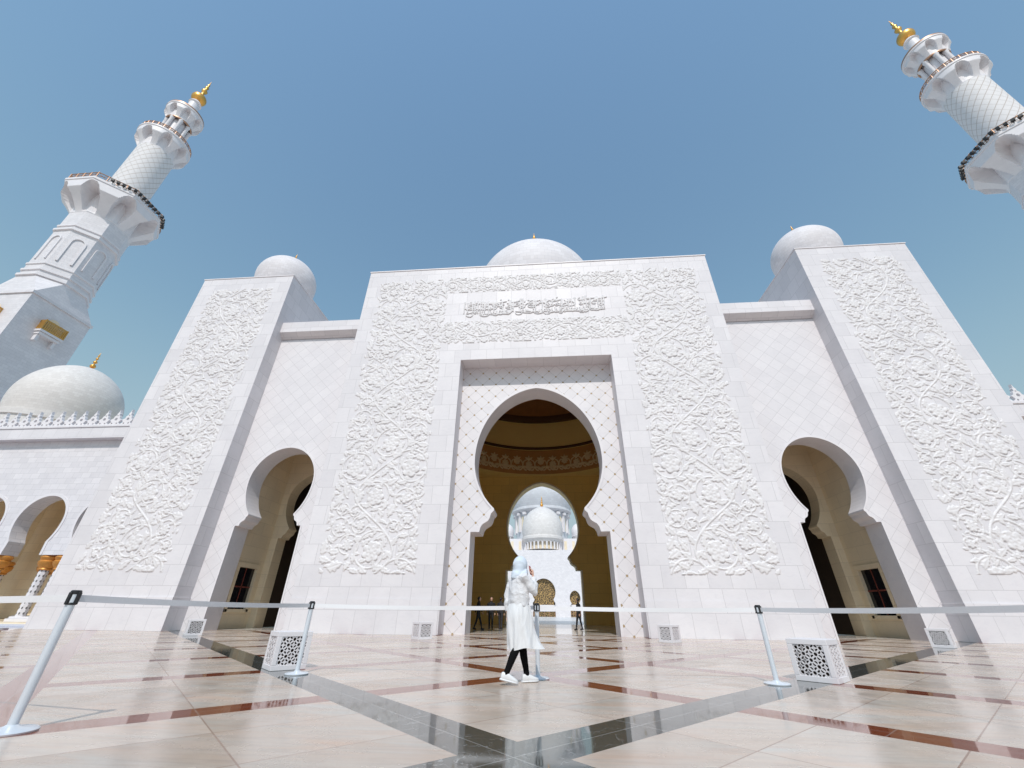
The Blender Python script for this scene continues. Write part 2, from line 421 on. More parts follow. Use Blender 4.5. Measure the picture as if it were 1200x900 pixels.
# ------------------------------------------------------------------ arches and reliefs
def keyhole(cx, a, zs, n, zn, w_, zw, za, N=22, z0=0.0):
    """points of a horseshoe arch, left foot to right foot, (x,z)"""
    L = [(-a, z0), (-a, zs), (-a + (a-n)*0.38, zs)]
    x0, zz0 = -a + (a-n)*0.38, zs; dx, dz = (-n) - x0, zn - zs
    L += [(x0 + dx*0.08, zs + dz*0.22), (x0 + dx*0.22, zs + dz*0.36), (x0 + dx*0.42, zs + dz*0.44), (x0 + dx*0.60, zs + dz*0.52), (x0 + dx*0.72, zs + dz*0.66), (x0 + dx*0.80, zs + dz*0.86), (-n, zn)]
    zn2 = zn + 0.06*(zn - zs) + 0.04
    s0 = math.sqrt(1 - (n/w_)**2); bb = (zw - zn2)/s0; f0 = math.asin(s0)
    for i in range(N//2 + 1):
        f = f0*(1 - i/(N//2)); L.append((-w_*math.cos(f), zw - bb*math.sin(f)))
    hgt = za - zw; R = (w_*w_ + hgt*hgt)/(2*w_)
    for i in range(1, N + 1):
        x_ = w_*math.cos(PI/2*i/N)
        L.append((-x_, zw + 0.45*math.sqrt(max(0, R*R - (x_ + R - w_)**2)) + 0.55*hgt*math.sqrt(max(0, 1 - (x_/w_)**2))))
    L[-1] = (0.0, za)
    pts = L + [(-x, z) for (x, z) in reversed(L[:-1])]
    return [(cx + x, z) for x, z in pts]
def arched_wall(mb, x0, x1, z0, z1, arches, y0, y1):
    """wall with arches open to the floor, one outline"""
    poly = [(x0, z0)]
    for a in arches: poly += [(p[0], max(p[1], z0)) for p in a]
    poly += [(x1, z0), (x1, z1), (x0, z1)]
    mb.slab(poly, y0, y1); return mb

class Relief:
    def __init__(s, W, H, res=0.03, seed=1):
        s.W, s.H, s.res = W, H, res
        s.nx, s.nz = int(round(W/res)) + 1, int(round(H/res)) + 1
        s.h = np.zeros((s.nz, s.nx), np.float32); s.rng = random.Random(seed)
    def win(s, x, z, r):
        i0, i1 = max(0, int((x-r)/s.res)), min(s.nx, int((x+r)/s.res) + 2)
        k0, k1 = max(0, int((z-r)/s.res)), min(s.nz, int((z+r)/s.res) + 2)
        if i1 <= i0 or k1 <= k0: return None
        X = (np.arange(i0, i1)*s.res - x)[None, :]; Z = (np.arange(k0, k1)*s.res - z)[:, None]
        return (slice(k0, k1), slice(i0, i1)), X, Z
    def stamp(s, sl, val, mode='max'):
        s.h[sl] = np.maximum(s.h[sl], val)
    def stem(s, pts, r0, r1, H=0.075):
        n = len(pts)
        for i, (x, z) in enumerate(pts):
            r = r0 + (r1-r0)*i/max(1, n-1)
            q = s.win(x, z, r)
            if q is None: continue
            sl, X, Z = q; d = np.sqrt(X*X + Z*Z)/r
            s.stamp(sl, np.where(d < 1, H*np.sqrt(np.maximum(0, 1-d*d))*0.7 + H*0.3*(d < 1), 0))
    def leafmask(s, x, z, a, L, wd, bend):
        q = s.win(x + math.cos(a)*L*0.5, z + math.sin(a)*L*0.5, L*0.75)
        if q is None: return None
        sl, X, Z = q; X = X + math.cos(a)*L*0.5; Z = Z + math.sin(a)*L*0.5
        u = (X*math.cos(a) + Z*math.sin(a))/L; v = -X*math.sin(a) + Z*math.cos(a)
        v = v - bend*L*u*u
        wu = wd*np.sin(PI*np.clip(u, 0, 1)**0.75)*(1 + 0.20*np.sin(u*PI*7)*np.sign(v)*(L > 0.3)) + 1e-6
        ins = (u > 0.01) & (u < 0.99) & (np.abs(v) < wu)
        return sl, u, v, wu, ins
    def leaf(s, x, z, a, L, wd, bend=0.0, H=0.10, test=None):
        q = s.leafmask(x, z, a, L, wd, bend)
        if q is None: return False
        sl, u, v, wu, ins = q
        if test is not None:
            cnt = ins.sum()
            if cnt < 6 or (s.h[sl][ins] > 0.0).sum() > test*cnt: return False
            # keep whole leaves inside the panel
            ex, ez = x + math.cos(a)*L, z + math.sin(a)*L
            if not (0.03 < ex < s.W-0.03 and 0.03 < ez < s.H-0.03): return False
        prof = H*(0.62 + 0.38*np.sqrt(np.maximum(0, 1-(v/wu)**2)))*(0.6 + 0.5*u)
        prof = prof*(1 - 0.5*np.exp(-(v/0.022)**2)*(wd > 0.05))
        s.stamp(sl, np.where(ins, prof, 0)); return True
    def flower(s, x, z, R, n=8, H=0.11, test=None, rot=0.0):
        q = s.win(x, z, R*1.05)
        if q is None: return False
        sl, X, Z = q; d = np.sqrt(X*X + Z*Z)/R; t = np.arctan2(Z, X) + rot
        edge = 0.78 + 0.22*np.abs(np.cos(n*t/2))
        ins = d < edge
        if test is not None:
            if not (R*0.8 < x < s.W-R*0.8 and R*0.8 < z < s.H-R*0.8): return False
            if (s.h[sl][ins] > 0).sum() > test*ins.sum(): return False
        prof = H*(0.45 + 0.55*np.abs(np.cos(n*t/2)))*(0.5 + 0.6*d)
        in2 = d < 0.55*(0.8 + 0.2*np.abs(np.sin(n*t/2)))
        prof = np.where(in2, H*(0.5 + 0.5*np.abs(np.sin(n*t/2)))*(0.65 + 0.7*d), prof)
        prof = np.where(d < 0.2, H*1.05*np.sqrt(np.maximum(0, 1-(d/0.2)**2*0.6)), prof)
        cur = s.h[sl]; cur[ins] = np.maximum(0.02, prof[ins]); return True
    def scroll(s, x, z, a, R, turn, leaves=True):
        """a volute that leaves (x,z) in direction a and winds round into a flower"""
        cx, cz = x - turn*math.sin(a)*R, z + turn*math.cos(a)*R
        ph = math.atan2(z - cz, x - cx); pts = []; N = 90; T = 2*PI*1.12
        for i in range(N + 1):
            f = i/N; r = R*(1 - 0.62*f**1.15); t = ph + turn*T*f
            pts.append((cx + r*math.cos(t), cz + r*math.sin(t)))
        s.stem(pts, 0.050, 0.036)
        if leaves:
            for i in range(6, N-10, 11):
                (px, pz), (qx, qz) = pts[i], pts[i+1]; d = math.atan2(qz-pz, qx-px)
                L = R*s.rng.uniform(0.40, 0.58)
                s.leaf(px, pz, d - turn*s.rng.uniform(0.5, 0.9), L, L*0.26, turn*0.35)
                if i % 2 == 0: s.leaf(px, pz, d + turn*s.rng.uniform(0.7, 1.0), L*0.6, L*0.18, turn*0.2)
        s.flower(cx, cz, R*0.47, s.rng.choice((6, 7, 8)), rot=s.rng.uniform(0, 1))
    def fill(s, n, big=0.5):
        r = s.rng
        for i in range(n):
            f = i/n; x, z = r.uniform(0, s.W), r.uniform(0, s.H)
            if r.random() < 0.14:
                s.flower(x, z, big*(0.72 - 0.42*f), r.choice((5, 6, 8)), H=0.10, test=0.03, rot=r.uniform(0, 1))
            else:
                L = big*(1.25 - 0.85*f)*r.uniform(0.8, 1.1)
                s.leaf(x, z, r.uniform(0, 2*PI), L, L*r.uniform(0.20, 0.30), r.uniform(-0.45, 0.45), test=0.04)
    def rings(s, n, ra, rb):
        r = s.rng
        for i in range(n):
            Rr = ra + (rb-ra)*(1 - i/n)*r.uniform(0.7, 1.0); x, z = r.uniform(Rr, s.W-Rr), r.uniform(Rr, s.H-Rr)
            q = s.win(x, z, Rr); sl, X, Z = q; m = X*X + Z*Z < Rr*Rr
            if (s.h[sl][m] > 0).mean() > 0.10: continue
            a0 = r.uniform(0, 2*PI); tn = r.choice((-1, 1)); N = 70
            pts = [(x + Rr*0.92*(1 - 0.25*j/N)*math.cos(a0 + tn*1.75*PI*j/N), z + Rr*0.92*(1 - 0.25*j/N)*math.sin(a0 + tn*1.75*PI*j/N)) for j in range(N+1)]
            s.stem(pts, 0.042, 0.03)
            s.flower(x, z, Rr*0.46, r.choice((6, 7, 8)), rot=r.uniform(0, 1))
            for j in (12, 30, 48):
                (px, pz), (qx, qz) = pts[j], pts[j+1]; d = math.atan2(qz-pz, qx-px)
                s.leaf(px, pz, d + tn*r.uniform(0.5, 0.8), Rr*0.55, Rr*0.13, tn*0.3)
                s.leaf(px, pz, d - tn*r.uniform(0.5, 0.9), Rr*0.5, Rr*0.13, -tn*0.3)
    def vine(s, lam=5.2, horizontal=False, R=0.95, nfill=5000):
        L = s.W if horizontal else s.H; Wd = s.H if horizontal else s.W
        A = Wd*0.24; pts = []; N = int(L/0.02)
        for i in range(N + 1):
            t = L*i/N; c = Wd/2 + A*math.sin(2*PI*t/lam + 0.4) + 0.05*math.sin(t*3.1)
            pts.append((t, c) if horizontal else (c, t))
        k = int(lam*0.25/0.02)
        for j, i in enumerate(range(k//3, N-20, k)):
            (px, pz), (qx, qz) = pts[i], pts[i+8]; a = math.atan2(qz-pz, qx-px)
            t = L*i/N; ph = (2*PI*t/lam + 0.4) % (2*PI)
            turn = 1 if j % 2 else -1
            s.scroll(px, pz, a + turn*0.25, R*s.rng.uniform(0.85, 1.05), turn)
        s.stem(pts, 0.046, 0.042, 0.08)
        for i in range(10, N-10, 26):
            (px, pz), (qx, qz) = pts[i], pts[i+6]; a = math.atan2(qz-pz, qx-px)
            sd = 1 if (i//26) % 2 else -1; Lf = s.rng.uniform(0.45, 0.7)*min(1, R)
            s.leaf(px, pz, a + sd*s.rng.uniform(0.55, 1.0), Lf, Lf*0.25, sd*0.3, test=0.6)
        s.rings(500, 0.30*R, 0.72*R)
        s.fill(nfill, 0.60*min(1.0, R*1.05))
        return s
    def mesh(s, f, flip=False):
        """f(x,z,h) -> point; drops the empty ground between the leaves"""
        h = s.h.copy(); h[0, :] = h[-1, :] = 0; h[:, 0] = h[:, -1] = 0
        for _ in range(1):
            g = h.copy(); g[1:-1, 1:-1] = (h[1:-1, 1:-1]*4 + h[:-2, 1:-1] + h[2:, 1:-1] + h[1:-1, :-2] + h[1:-1, 2:])/8.0; h = np.where(h > 0, g, 0)
        if flip: h = h[:, ::-1]
        occ = h > 0
        cell = occ[:-1, :-1] | occ[1:, :-1] | occ[:-1, 1:] | occ[1:, 1:]
        used = np.zeros_like(occ); used[:-1, :-1] |= cell; used[1:, :-1] |= cell; used[:-1, 1:] |= cell; used[1:, 1:] |= cell
        idx = -np.ones(h.shape, np.int64); zi, xi = np.nonzero(used); idx[zi, xi] = np.arange(len(zi))
        X = xi*s.res; Z = zi*s.res; Hh = h[zi, xi]
        P = f(X, Z, Hh)
        kz, kx = np.nonzero(cell)
        F = np.stack([idx[kz, kx], idx[kz, kx+1], idx[kz+1, kx+1], idx[kz+1, kx]], 1)
        return P, F
def np_mesh(name, P, F, mat, parent, org):
    og = Vector(org); P = P - np.array(og)[None]
    me = bpy.data.meshes.new(name)
    me.vertices.add(len(P)); me.vertices.foreach_set('co', P.astype(np.float32).ravel())
    me.loops.add(len(F)*4); me.loops.foreach_set('vertex_index', F.astype(np.int32).ravel())
    me.polygons.add(len(F)); me.polygons.foreach_set('loop_start', np.arange(len(F), dtype=np.int32)*4)
    me.polygons.foreach_set('use_smooth', np.ones(len(F), bool))
    me.materials.append(mat); me.update(calc_edges=True); me.validate()
    o = bpy.data.objects.new(name, me); COL.objects.link(o)
    o.parent = parent; o.location = og - ORG[parent.name]; ORG[o.name] = og
    return o
def flat_relief(name, R, x0, z0, y, mat, parent, flip=False, amp=0.53):
    P, F = R.mesh(lambda X, Z, H: np.stack([x0 + X, y - 0.004 - H*amp, z0 + Z], 1), flip)
    return np_mesh(name, P, F, mat, parent, ORG[parent.name])

# ------------------------------------------------------------------ lathe details shared by domes
def finial(h, r):
    """stacked gold balls on a stem, local z from 0"""
    pr = [(r*1.5, -0.02*h), (r*1.5, 0.0), (r*0.9, 0.03*h), (r*0.35, 0.07*h)]
    for zc, rr in ((0.19, 1.0), (0.42, 0.68), (0.62, 0.46), (0.78, 0.30)):
        for t in (-80, -45, 0, 45, 80):
            pr.append((rr*r*math.cos(rad(t))*0.9 + 0.12*r, h*zc + rr*r*math.sin(rad(t))*0.9))
        pr.append((0.16*r, h*(zc + 0.10)))
    pr += [(0.07*r, h*0.92), (0.005, h)]
    pr.sort(key=lambda p: p[1]); return pr
def onion(R, neck, z0, zc, za, N=26):
    """dome profile: neck radius at z0, widest R at zc, softly pointed apex at za"""
    pr = [(neck, z0)]
    for i in range(1, 9):
        f = i/8; a = rad(-90 + 90*f)
        t = math.sin(f*PI/2); pr.append((neck + (R-neck)*t, z0 + (zc-z0)*f))
    for i in range(1, N + 1):
        t = PI/2*i/N; pr.append((R*math.cos(t)**0.98 if i < N else 0.001, zc + (za-zc)*(math.sin(t)*0.93 + 0.07*(i/N)**3)))
    return pr

# ------------------------------------------------------------------ the gate
gate = empty('mosque_gatehouse', (0, GY, 0), 0, 'huge white marble gatehouse with carved floral panels, tall keyhole arch and three domes', 'gatehouse')
H_P, XP = 22.30, 11.757
YR, HR, XR = 21.76, 14.467, 4.583
Y_IN = 23.2
b = MB()
b.slab([(-XP, 0), (-XR, 0), (-XR, HR), (XR, HR), (XR, 0), (XP, 0), (XP, H_P), (-XP, H_P)], GY, YR)
b.box(-XP, XP, YR, Y_IN + 1.2, 18.6, H_P)
portal = b.build('portal_wall', M['ashlar'], gate, bevel=0.02)
MAIN = keyhole(0, 3.565, 4.52, 2.376, 5.60, 3.55, 8.40, 12.93)
b = MB(); arched_wall(b, -XP + 0.02, XP - 0.02, 0.0, 18.6, [MAIN], YR, Y_IN)
recess = b.build('recess_wall', M['stud'], gate)
# archivolt: thin raised edge round the arch
b = MB()
big = keyhole(0, 3.565 + 0.13, 4.52, 2.376 + 0.16, 5.62, 3.55 + 0.13, 8.40, 12.93 + 0.15)
b.slab(MAIN + list(reversed(big)), YR - 0.035, YR - 0.002)
b.build('archivolt', M['plain'], recess)
# plinth mouldings
def step_plinth(b, x0, x1, y0, y1):
    # two-step footing as one closed profile round the front
    b.slab([(x0 - 0.05, 0), (x1 + 0.05, 0), (x1 + 0.05, 1.05), (x1 + 0.03, 1.06), (x1 + 0.03, 1.42), (x0 - 0.03, 1.42), (x0 - 0.03, 1.06), (x0 - 0.05, 1.05)], y0, y1); return b
for x0, x1 in ((-XP, -XR - 0.06), (XR + 0.06, XP - 0.05)):
    b = MB(); b.add([(x, y, z) for x in (x0, x1) for (y, z) in ((GY - 0.002, 0), (GY - 0.05, 0), (GY - 0.05, 1.05), (GY - 0.03, 1.06), (GY - 0.03, 1.42), (GY - 0.002, 1.42))],
        [(0,1,2,3,4,5), (11,10,9,8,7,6)] + [(i, i+6, (i+1) % 6 + 6, (i+1) % 6) for i in range(6)])
    b.build('plinth', M['ashlar'], portal, smooth=10)
# coping
b = MB(); b.box(-XP - 0.04, XP + 0.04, GY - 0.04, Y_IN + 1.24, H_P, H_P + 0.08); b.build('coping', M['plain'], portal)
# carved panels on the portal
R1 = Relief(4.95, 18.95, seed=5).vine(lam=5.6, R=1.02, nfill=5600)
flat_relief('carved_panel', R1, -10.85, 2.45, GY, M['relief'], gate)
flat_relief('carved_panel', R1, 5.90, 2.45, GY, M['relief'], gate, flip=True)
R3 = Relief(11.8, 1.42, seed=9).vine(lam=2.6, horizontal=True, R=0.46, nfill=2600)
flat_relief('carved_frieze', R3, -5.9, 19.98, GY, M['relief'], gate)
R4 = Relief(11.8, 1.78, seed=12).vine(lam=3.6, horizontal=True, R=0.58, nfill=2600)
flat_relief('carved_frieze', R4, -5.9, 15.72, GY, M['relief'], gate)
# the inscription: dense sweeping carved script
RC = Relief(9.6, 1.5, res=0.02, seed=31)
rg = random.Random(7)
def arc(x, z, rx, rz, a0, a1, n=60): return [(x + rx*math.cos(a0 + (a1-a0)*i/n), z + rz*math.sin(a0 + (a1-a0)*i/n)) for i in range(n+1)]
def seg(x0, z0, x1, z1, n=60): return [(x0 + (x1-x0)*i/n, z0 + (z1-z0)*i/n) for i in range(n+1)]
x = 0.15
for row in range(170):
    q = rg.random(); xx = rg.uniform(0.15, 9.3); zq = rg.choice((0.2, 0.35, 0.75, 0.95, 1.15))
    if q < 0.4: RC.stem(arc(xx, zq, rg.uniform(0.12, 0.3), rg.uniform(0.09, 0.2), PI*rg.uniform(0.8, 1.1), PI*rg.uniform(1.8, 2.2), 50), 0.022, 0.042, 0.06)
    elif q < 0.7: RC.stem(seg(xx, zq, xx + rg.uniform(0.15, 0.5), zq + rg.uniform(-0.08, 0.12), 50), 0.040, 0.024, 0.06)
    else: RC.stem(arc(xx, zq, 0.07, 0.06, 0, 2*PI, 40), 0.028, 0.028, 0.06)
while x < 9.45:
    k = rg.random()
    if k < 0.42:
        RC.stem(seg(x, rg.uniform(0.30, 0.45), x + rg.uniform(-0.05, 0.03), rg.uniform(1.15, 1.40)), 0.030, 0.052, 0.07); x += rg.uniform(0.13, 0.24)
    elif k < 0.70:
        RC.stem(arc(x + 0.2, 0.42, 0.26, 0.27, PI*0.95, PI*2.1), 0.028, 0.055, 0.07)
        RC.stem(arc(x + 0.25, 0.75, 0.09, 0.08, 0, 2*PI), 0.034, 0.034, 0.07); x += rg.uniform(0.24, 0.34)
    elif k < 0.88:
        RC.stem(arc(x + 0.28, 0.70, 0.36, 0.32, PI*0.15, PI*0.9), 0.05, 0.026, 0.07)
        RC.stem(seg(x, 0.33, x + 0.55, 0.24), 0.036, 0.05, 0.07); x += rg.uniform(0.22, 0.3)
    else:
        RC.stem(seg(x - 0.1, 1.05, x + 0.7, 1.22), 0.05, 0.03, 0.07); x += 0.12
for i in range(90): RC.leaf(rg.uniform(0.1, 9.4), rg.uniform(0.1, 1.35), rg.uniform(0.3, 1.2), 0.13, 0.05, 0, 0.07, test=0.05)
flat_relief('inscription', RC, -4.8, 17.78, GY, M['relief'], gate, amp=0.95)

# wings beside the portal
YW, YC, XT, XTO, H_T = 21.75, 21.28, 17.68, 24.65, 22.45
R2 = Relief(4.95, 18.9, seed=21).vine(lam=6.4, R=1.0, nfill=5600)
def win_arch(cx, z0=0.0): return keyhole(cx, 1.87, 4.90, 1.30, 5.45, 1.92, 7.35, 9.36, N=18, z0=z0)
for sgn in (-1, 1):
    cx = sgn*14.72; xa, xb = sorted((sgn*XP, sgn*XT)); xm, xn = sorted((sgn*(XP + 0.01), sgn*(XT + 0.0)))
    b = MB(); arched_wall(b, xa - (0 if sgn > 0 else 0), xb, 0, 17.35, [win_arch(cx)], YW, YW + 1.15)
    wing = b.build('wing_wall', M['wing'], gate)
    b = MB(); A1 = win_arch(cx); A2 = keyhole(cx, 1.95, 4.90, 1.40, 5.47, 2.01, 7.35, 9.47, N=18)
    b.slab(A1 + list(reversed(A2)), YW - 0.03, YW - 0.002); b.build('archivolt', M['plain'], wing)
    b = MB(); b.add([(xa, YC, 17.72), (xb, YC, 17.72), (xb, YC, 18.55), (xa, YC, 18.55), (xa, YW + 2.2, 18.55), (xb, YW + 2.2, 18.55), (xb, YW + 2.2, 17.40), (xa, YW + 2.2, 17.40), (xa, YW - 0.003, 17.40), (xb, YW - 0.003, 17.40)],
                    [(0,1,2,3), (3,2,5,4), (4,5,6,7), (7,6,9,8), (8,9,1,0), (0,3,4,7,8), (1,9,6,5,2)])
    b.build('cornice', M['ashlar'], gate)
    # vestibule behind the arch
    yv = 25.9
    xi_, xo_ = sgn*12.0, sgn*17.1
    b = MB()
    lo, hi = sorted((xi_, xo_))
    b2 = MB(); arched_wall(b2, lo, hi, 0, 10.6, [keyhole(cx, 1.95, 4.9, 1.40, 5.45, 1.98, 7.2, 9.1, N=18)], yv, yv + 0.9)
    vb = b2.build('vestibule_wall', M['beige'], gate)
    b.box(lo - 0.25, hi + 0.25, YW + 1.153, yv + 0.9, 10.6, 10.9)
    xs0, xs1 = sorted((xi_, xi_ - sgn*0.3)); b.box(xs0, xs1, YW + 1.153, yv + 0.9, 0, 10.6)
    xs0, xs1 = sorted((xo_, xo_ + sgn*0.57))
    b.box(xs0, xs1, YW + 1.153, 23.75, 0, 10.6); b.box(xs0, xs1, 25.3, yv + 0.9, 0, 10.6)
    b.box(xs0, xs1, 23.75, 25.3, 0, 0.95); b.box(xs0, xs1, 23.75, 25.3, 3.05, 10.6)
    b.build('vestibule_room', M['beige'], gate)
    b = MB(); xs0, xs1 = sorted((xo_, xo_ - sgn*0.09))
    b.box(xs0, xs1, 23.55, 23.75, 0.8, 3.05); b.box(xs0, xs1, 25.3, 25.5, 0.8, 3.05); b.box(xs0, xs1, 23.55, 25.5, 3.05, 3.28); b.box(xs0, xs1, 23.55, 25.5, 0.78, 0.95)
    wf = b.build('window', M['beige'], gate, bevel=0.01)
    b = MB(); xs0, xs1 = sorted((xo_ + sgn*0.08, xo_ + sgn*0.12)); b.box(xs0, xs1, 23.75, 25.3, 0.95, 3.05); b.build('pane', M['glass'], wf)
    b = MB(); xs0, xs1 = sorted((xo_ + sgn*0.05, xo_ + sgn*0.075))
    b.box(xs0, xs1, 23.75, 25.3, 2.02, 2.09); b.box(xs0, xs1, 24.50, 24.56, 0.95, 3.05); b.build('glazing_bar', M['redwood'], wf)
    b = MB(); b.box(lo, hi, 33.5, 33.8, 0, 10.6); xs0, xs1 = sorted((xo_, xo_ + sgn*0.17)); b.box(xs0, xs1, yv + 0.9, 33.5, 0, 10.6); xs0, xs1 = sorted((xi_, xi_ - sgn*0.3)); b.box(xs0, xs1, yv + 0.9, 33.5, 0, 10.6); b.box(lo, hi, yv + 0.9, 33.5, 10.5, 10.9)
    b.build('inner_room', M['shade_paint'], gate)  # walls and ceiling coloured near black; the room's darkness is in the colour
    b = MB(); b.box(lo, hi, 23.31, yv + 0.5, -0.6, 0.004)
    b.build('vestibule_floor', hall_floor_m, gate)
    # corner tower
    x0, x1 = sorted((sgn*XT, sgn*XTO))
    b = MB(); b.box(x0, x1, GY, GY + 7.0, 0, H_T)
    tw = b.build('corner_tower', M['ashlar'], gate, bevel=0.02)
    b = step_plinth(MB(), x0, x1, GY - 0.05, GY + 7.05); b.build('plinth', M['ashlar'], tw, bevel=0.008)
    b = MB(); b.box(x0 - 0.04, x1 + 0.04, GY - 0.04, GY + 7.04, H_T, H_T + 0.07); b.build('coping', M['plain'], tw)
    flat_relief('carved_panel', R2, -23.65 if sgn < 0 else 18.70, 2.50, GY, M['relief'], gate, flip=sgn > 0)
    c = (sgn*21.16, GY + 3.5, 0)
    b = MB(); b.lathe([(2.6, 22.52), (2.6, 22.95), (2.15, 23.0), (2.1, 23.45), (2.3, 23.5), (2.3, 23.72), (1.98, 23.76)] + onion(2.32, 1.98, 23.76, 25.25, 27.65), c, 64)
    dm = b.build('tower_dome', dome_mat('tower_dome_tiles', 2.3, course=0.22), tw, org=(c[0], c[1], 0), smooth=30)
    b = MB(); b.lathe(finial(1.15, 0.16), (c[0], c[1], 27.6), 20); b.build('tower_finial', M['gold'], tw, smooth=50)

# hall behind the portal
HX = 10.0; Y0h, Y1h = Y_IN, 42.6
b = MB()
b.box(-HX - 0.4, -HX, Y0h + 0.002, Y1h, 0, 13.7); b.box(HX, HX + 0.4, Y0h + 0.002, Y1h, 0, 13.7)
b.slab([(x, z) for x, z in ((-HX - 0.4, 13.7), (HX + 0.4, 13.7), (HX + 0.4, 13.75), (-HX - 0.4, 13.75))], Y0h + 0.002, Y0h + 0.05)
hall = b.build('hall_wall', M['hall'], gate)
INNER = keyhole(0, 3.565, 4.52, 2.376, 5.60, 3.55, 8.40, 12.93)
b = MB(); arched_wall(b, -HX - 0.4, HX + 0.4, 0, 18.5, [INNER], Y1h, Y1h + 1.33)
bw_ = b.build('inner_wall', M['hall'], gate)
b = MB(); bigi = keyhole(0, 3.70, 4.52, 2.52, 5.62, 3.68, 8.40, 13.08); b.slab(INNER + list(reversed(bigi)), Y1h - 0.05, Y1h - 0.002)
b.build('archivolt', M['beige'], bw_)
# lining of the gate's front wall, inside
b = MB(); arched_wall(b, -HX, HX, 0, 13.7, [keyhole(0, 3.585, 4.52, 2.396, 5.60, 3.57, 8.40, 12.95)], Y_IN + 0.003, Y_IN + 0.05); b.build('front_lining', M['hall'], gate)
# flat ceiling with the round opening, the drum and the inner dome
cy, RD = 33.0, 9.0
ring = [(RD*math.cos(2*PI*i/72), cy + RD*math.sin(2*PI*i/72)) for i in range(72)]
outer = [(-HX - 0.4, Y0h + 0.06), (HX + 0.4, Y0h + 0.06), (HX + 0.4, Y1h - 0.003), (-HX - 0.4, Y1h - 0.003)]
tri = tessellate_polygon([[Vector((p[0], p[1], 0)) for p in outer], [Vector((p[0], p[1], 0)) for p in ring]])
fl = outer + ring; b = MB(); b.add([(p[0], p[1], 13.70) for p in fl] , [tuple(t) for t in tri]); b.add([(p[0], p[1], 18.50) for p in fl], [tuple(t) for t in tri])
b.build('hall_ceiling', M['hallplain'], gate)
M['band'] = simple('red_brown_band', (0.50, 0.25, 0.08), 0.5, var=0.12, scale=0.7)
b = MB(); b.lathe([(RD, 16.35), (RD, 19.7)], (0, cy, 0), 96); drum = b.build('hall_drum', M['hallplain'], gate, smooth=60)
b = MB(); b.lathe([(RD, 13.7), (RD, 16.35)], (0, cy, 0), 96); b.build('frieze_band', M['band'], drum, smooth=60)
b = MB(); b.lathe([(RD - 0.01, 16.40), (RD - 0.16, 16.45), (RD - 0.16, 16.66), (RD - 0.01, 16.70)], (0, cy, 0), 96)
b.lathe([(RD - 0.01, 19.55), (RD - 0.35, 19.65), (RD - 0.45, 20.1), (RD - 0.45, 20.25)], (0, cy, 0), 96); b.build('dark_ring', M['dark_band'], drum, smooth=40)
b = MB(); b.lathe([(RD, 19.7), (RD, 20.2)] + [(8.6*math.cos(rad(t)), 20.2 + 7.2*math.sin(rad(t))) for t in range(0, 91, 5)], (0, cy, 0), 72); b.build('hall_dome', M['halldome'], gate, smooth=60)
RB = Relief(2*PI*8.9/4, 1.95, res=0.04, seed=41)
for i in range(11):
    xx = (i + 0.5)*RB.W/11; up = i % 2
    RB.flower(xx, 1.15 if up else 0.85, 0.34, 7)
    for sd in (-1, 1):
        RB.stem(arc(xx + sd*0.30, 0.75, 0.32, 0.55, -PI/2, PI/2 if sd > 0 else -3*PI/2, 50), 0.05, 0.04)
        RB.leaf(xx, 0.35, PI/2 + sd*0.9, 0.7, 0.13, sd*0.3); RB.leaf(xx, 1.3, PI/2 + sd*0.6, 0.5, 0.11, sd*0.3)
    RB.leaf(xx, 1.2, PI/2, 0.6, 0.12)
    RB.leaf(xx - 0.2, 0.3, 0.2, 0.5, 0.09); RB.leaf(xx + 0.25, 0.22, PI - 0.2, 0.5, 0.09)
P, F = RB.mesh(lambda X, Z, H: np.stack([(8.99 - H)*np.sin(X/8.9 - PI/4), cy + (8.99 - H)*np.cos(X/8.9 - PI/4), 13.95 + Z], 1))
o_ = np_mesh('floral_frieze', P, F[:, ::-1], M['flower'], drum, ORG[drum.name])
# outside of the roof: side masses, drum and the main dome
for x0, x1 in ((-XT, -HX - 0.41), (HX + 0.41, XT)):
    b = MB(); b.add([(x, y, z) for x in (x0, x1) for (y, z) in ((YW + 2.2, 10.9), (33.8, 10.9), (33.8, 0), (Y1h + 1.3, 0), (Y1h + 1.3, 18.5), (YW + 2.2, 18.5))],
        [(5,4,3,2,1,0), (6,7,8,9,10,11)] + [((i+1) % 6, (i+1) % 6 + 6, i+6, i) for i in range(6)])
    b.build('roof_mass', M['ashlar'], gate, smooth=10)
b = MB(); b.lathe([(9.5, 18.5), (9.5, 22.0), (9.1, 22.2), (6.5, 24.5), (6.2, 25.0), (6.0, 25.2), (6.0, 28.0), (6.35, 28.1), (6.35, 28.4), (6.0, 28.45)] + onion(6.25, 6.0, 28.45, 30.0, 36.15), (0, cy, 0), 96)
md = b.build('main_dome', dome_mat('main_dome_tiles', 6.2, course=0.42), gate, org=(0, cy, 0), smooth=30)
b = MB(); b.lathe(finial(4.2, 0.55), (0, cy, 36.05), 24); b.build('main_finial', M['gold'], md, smooth=50)

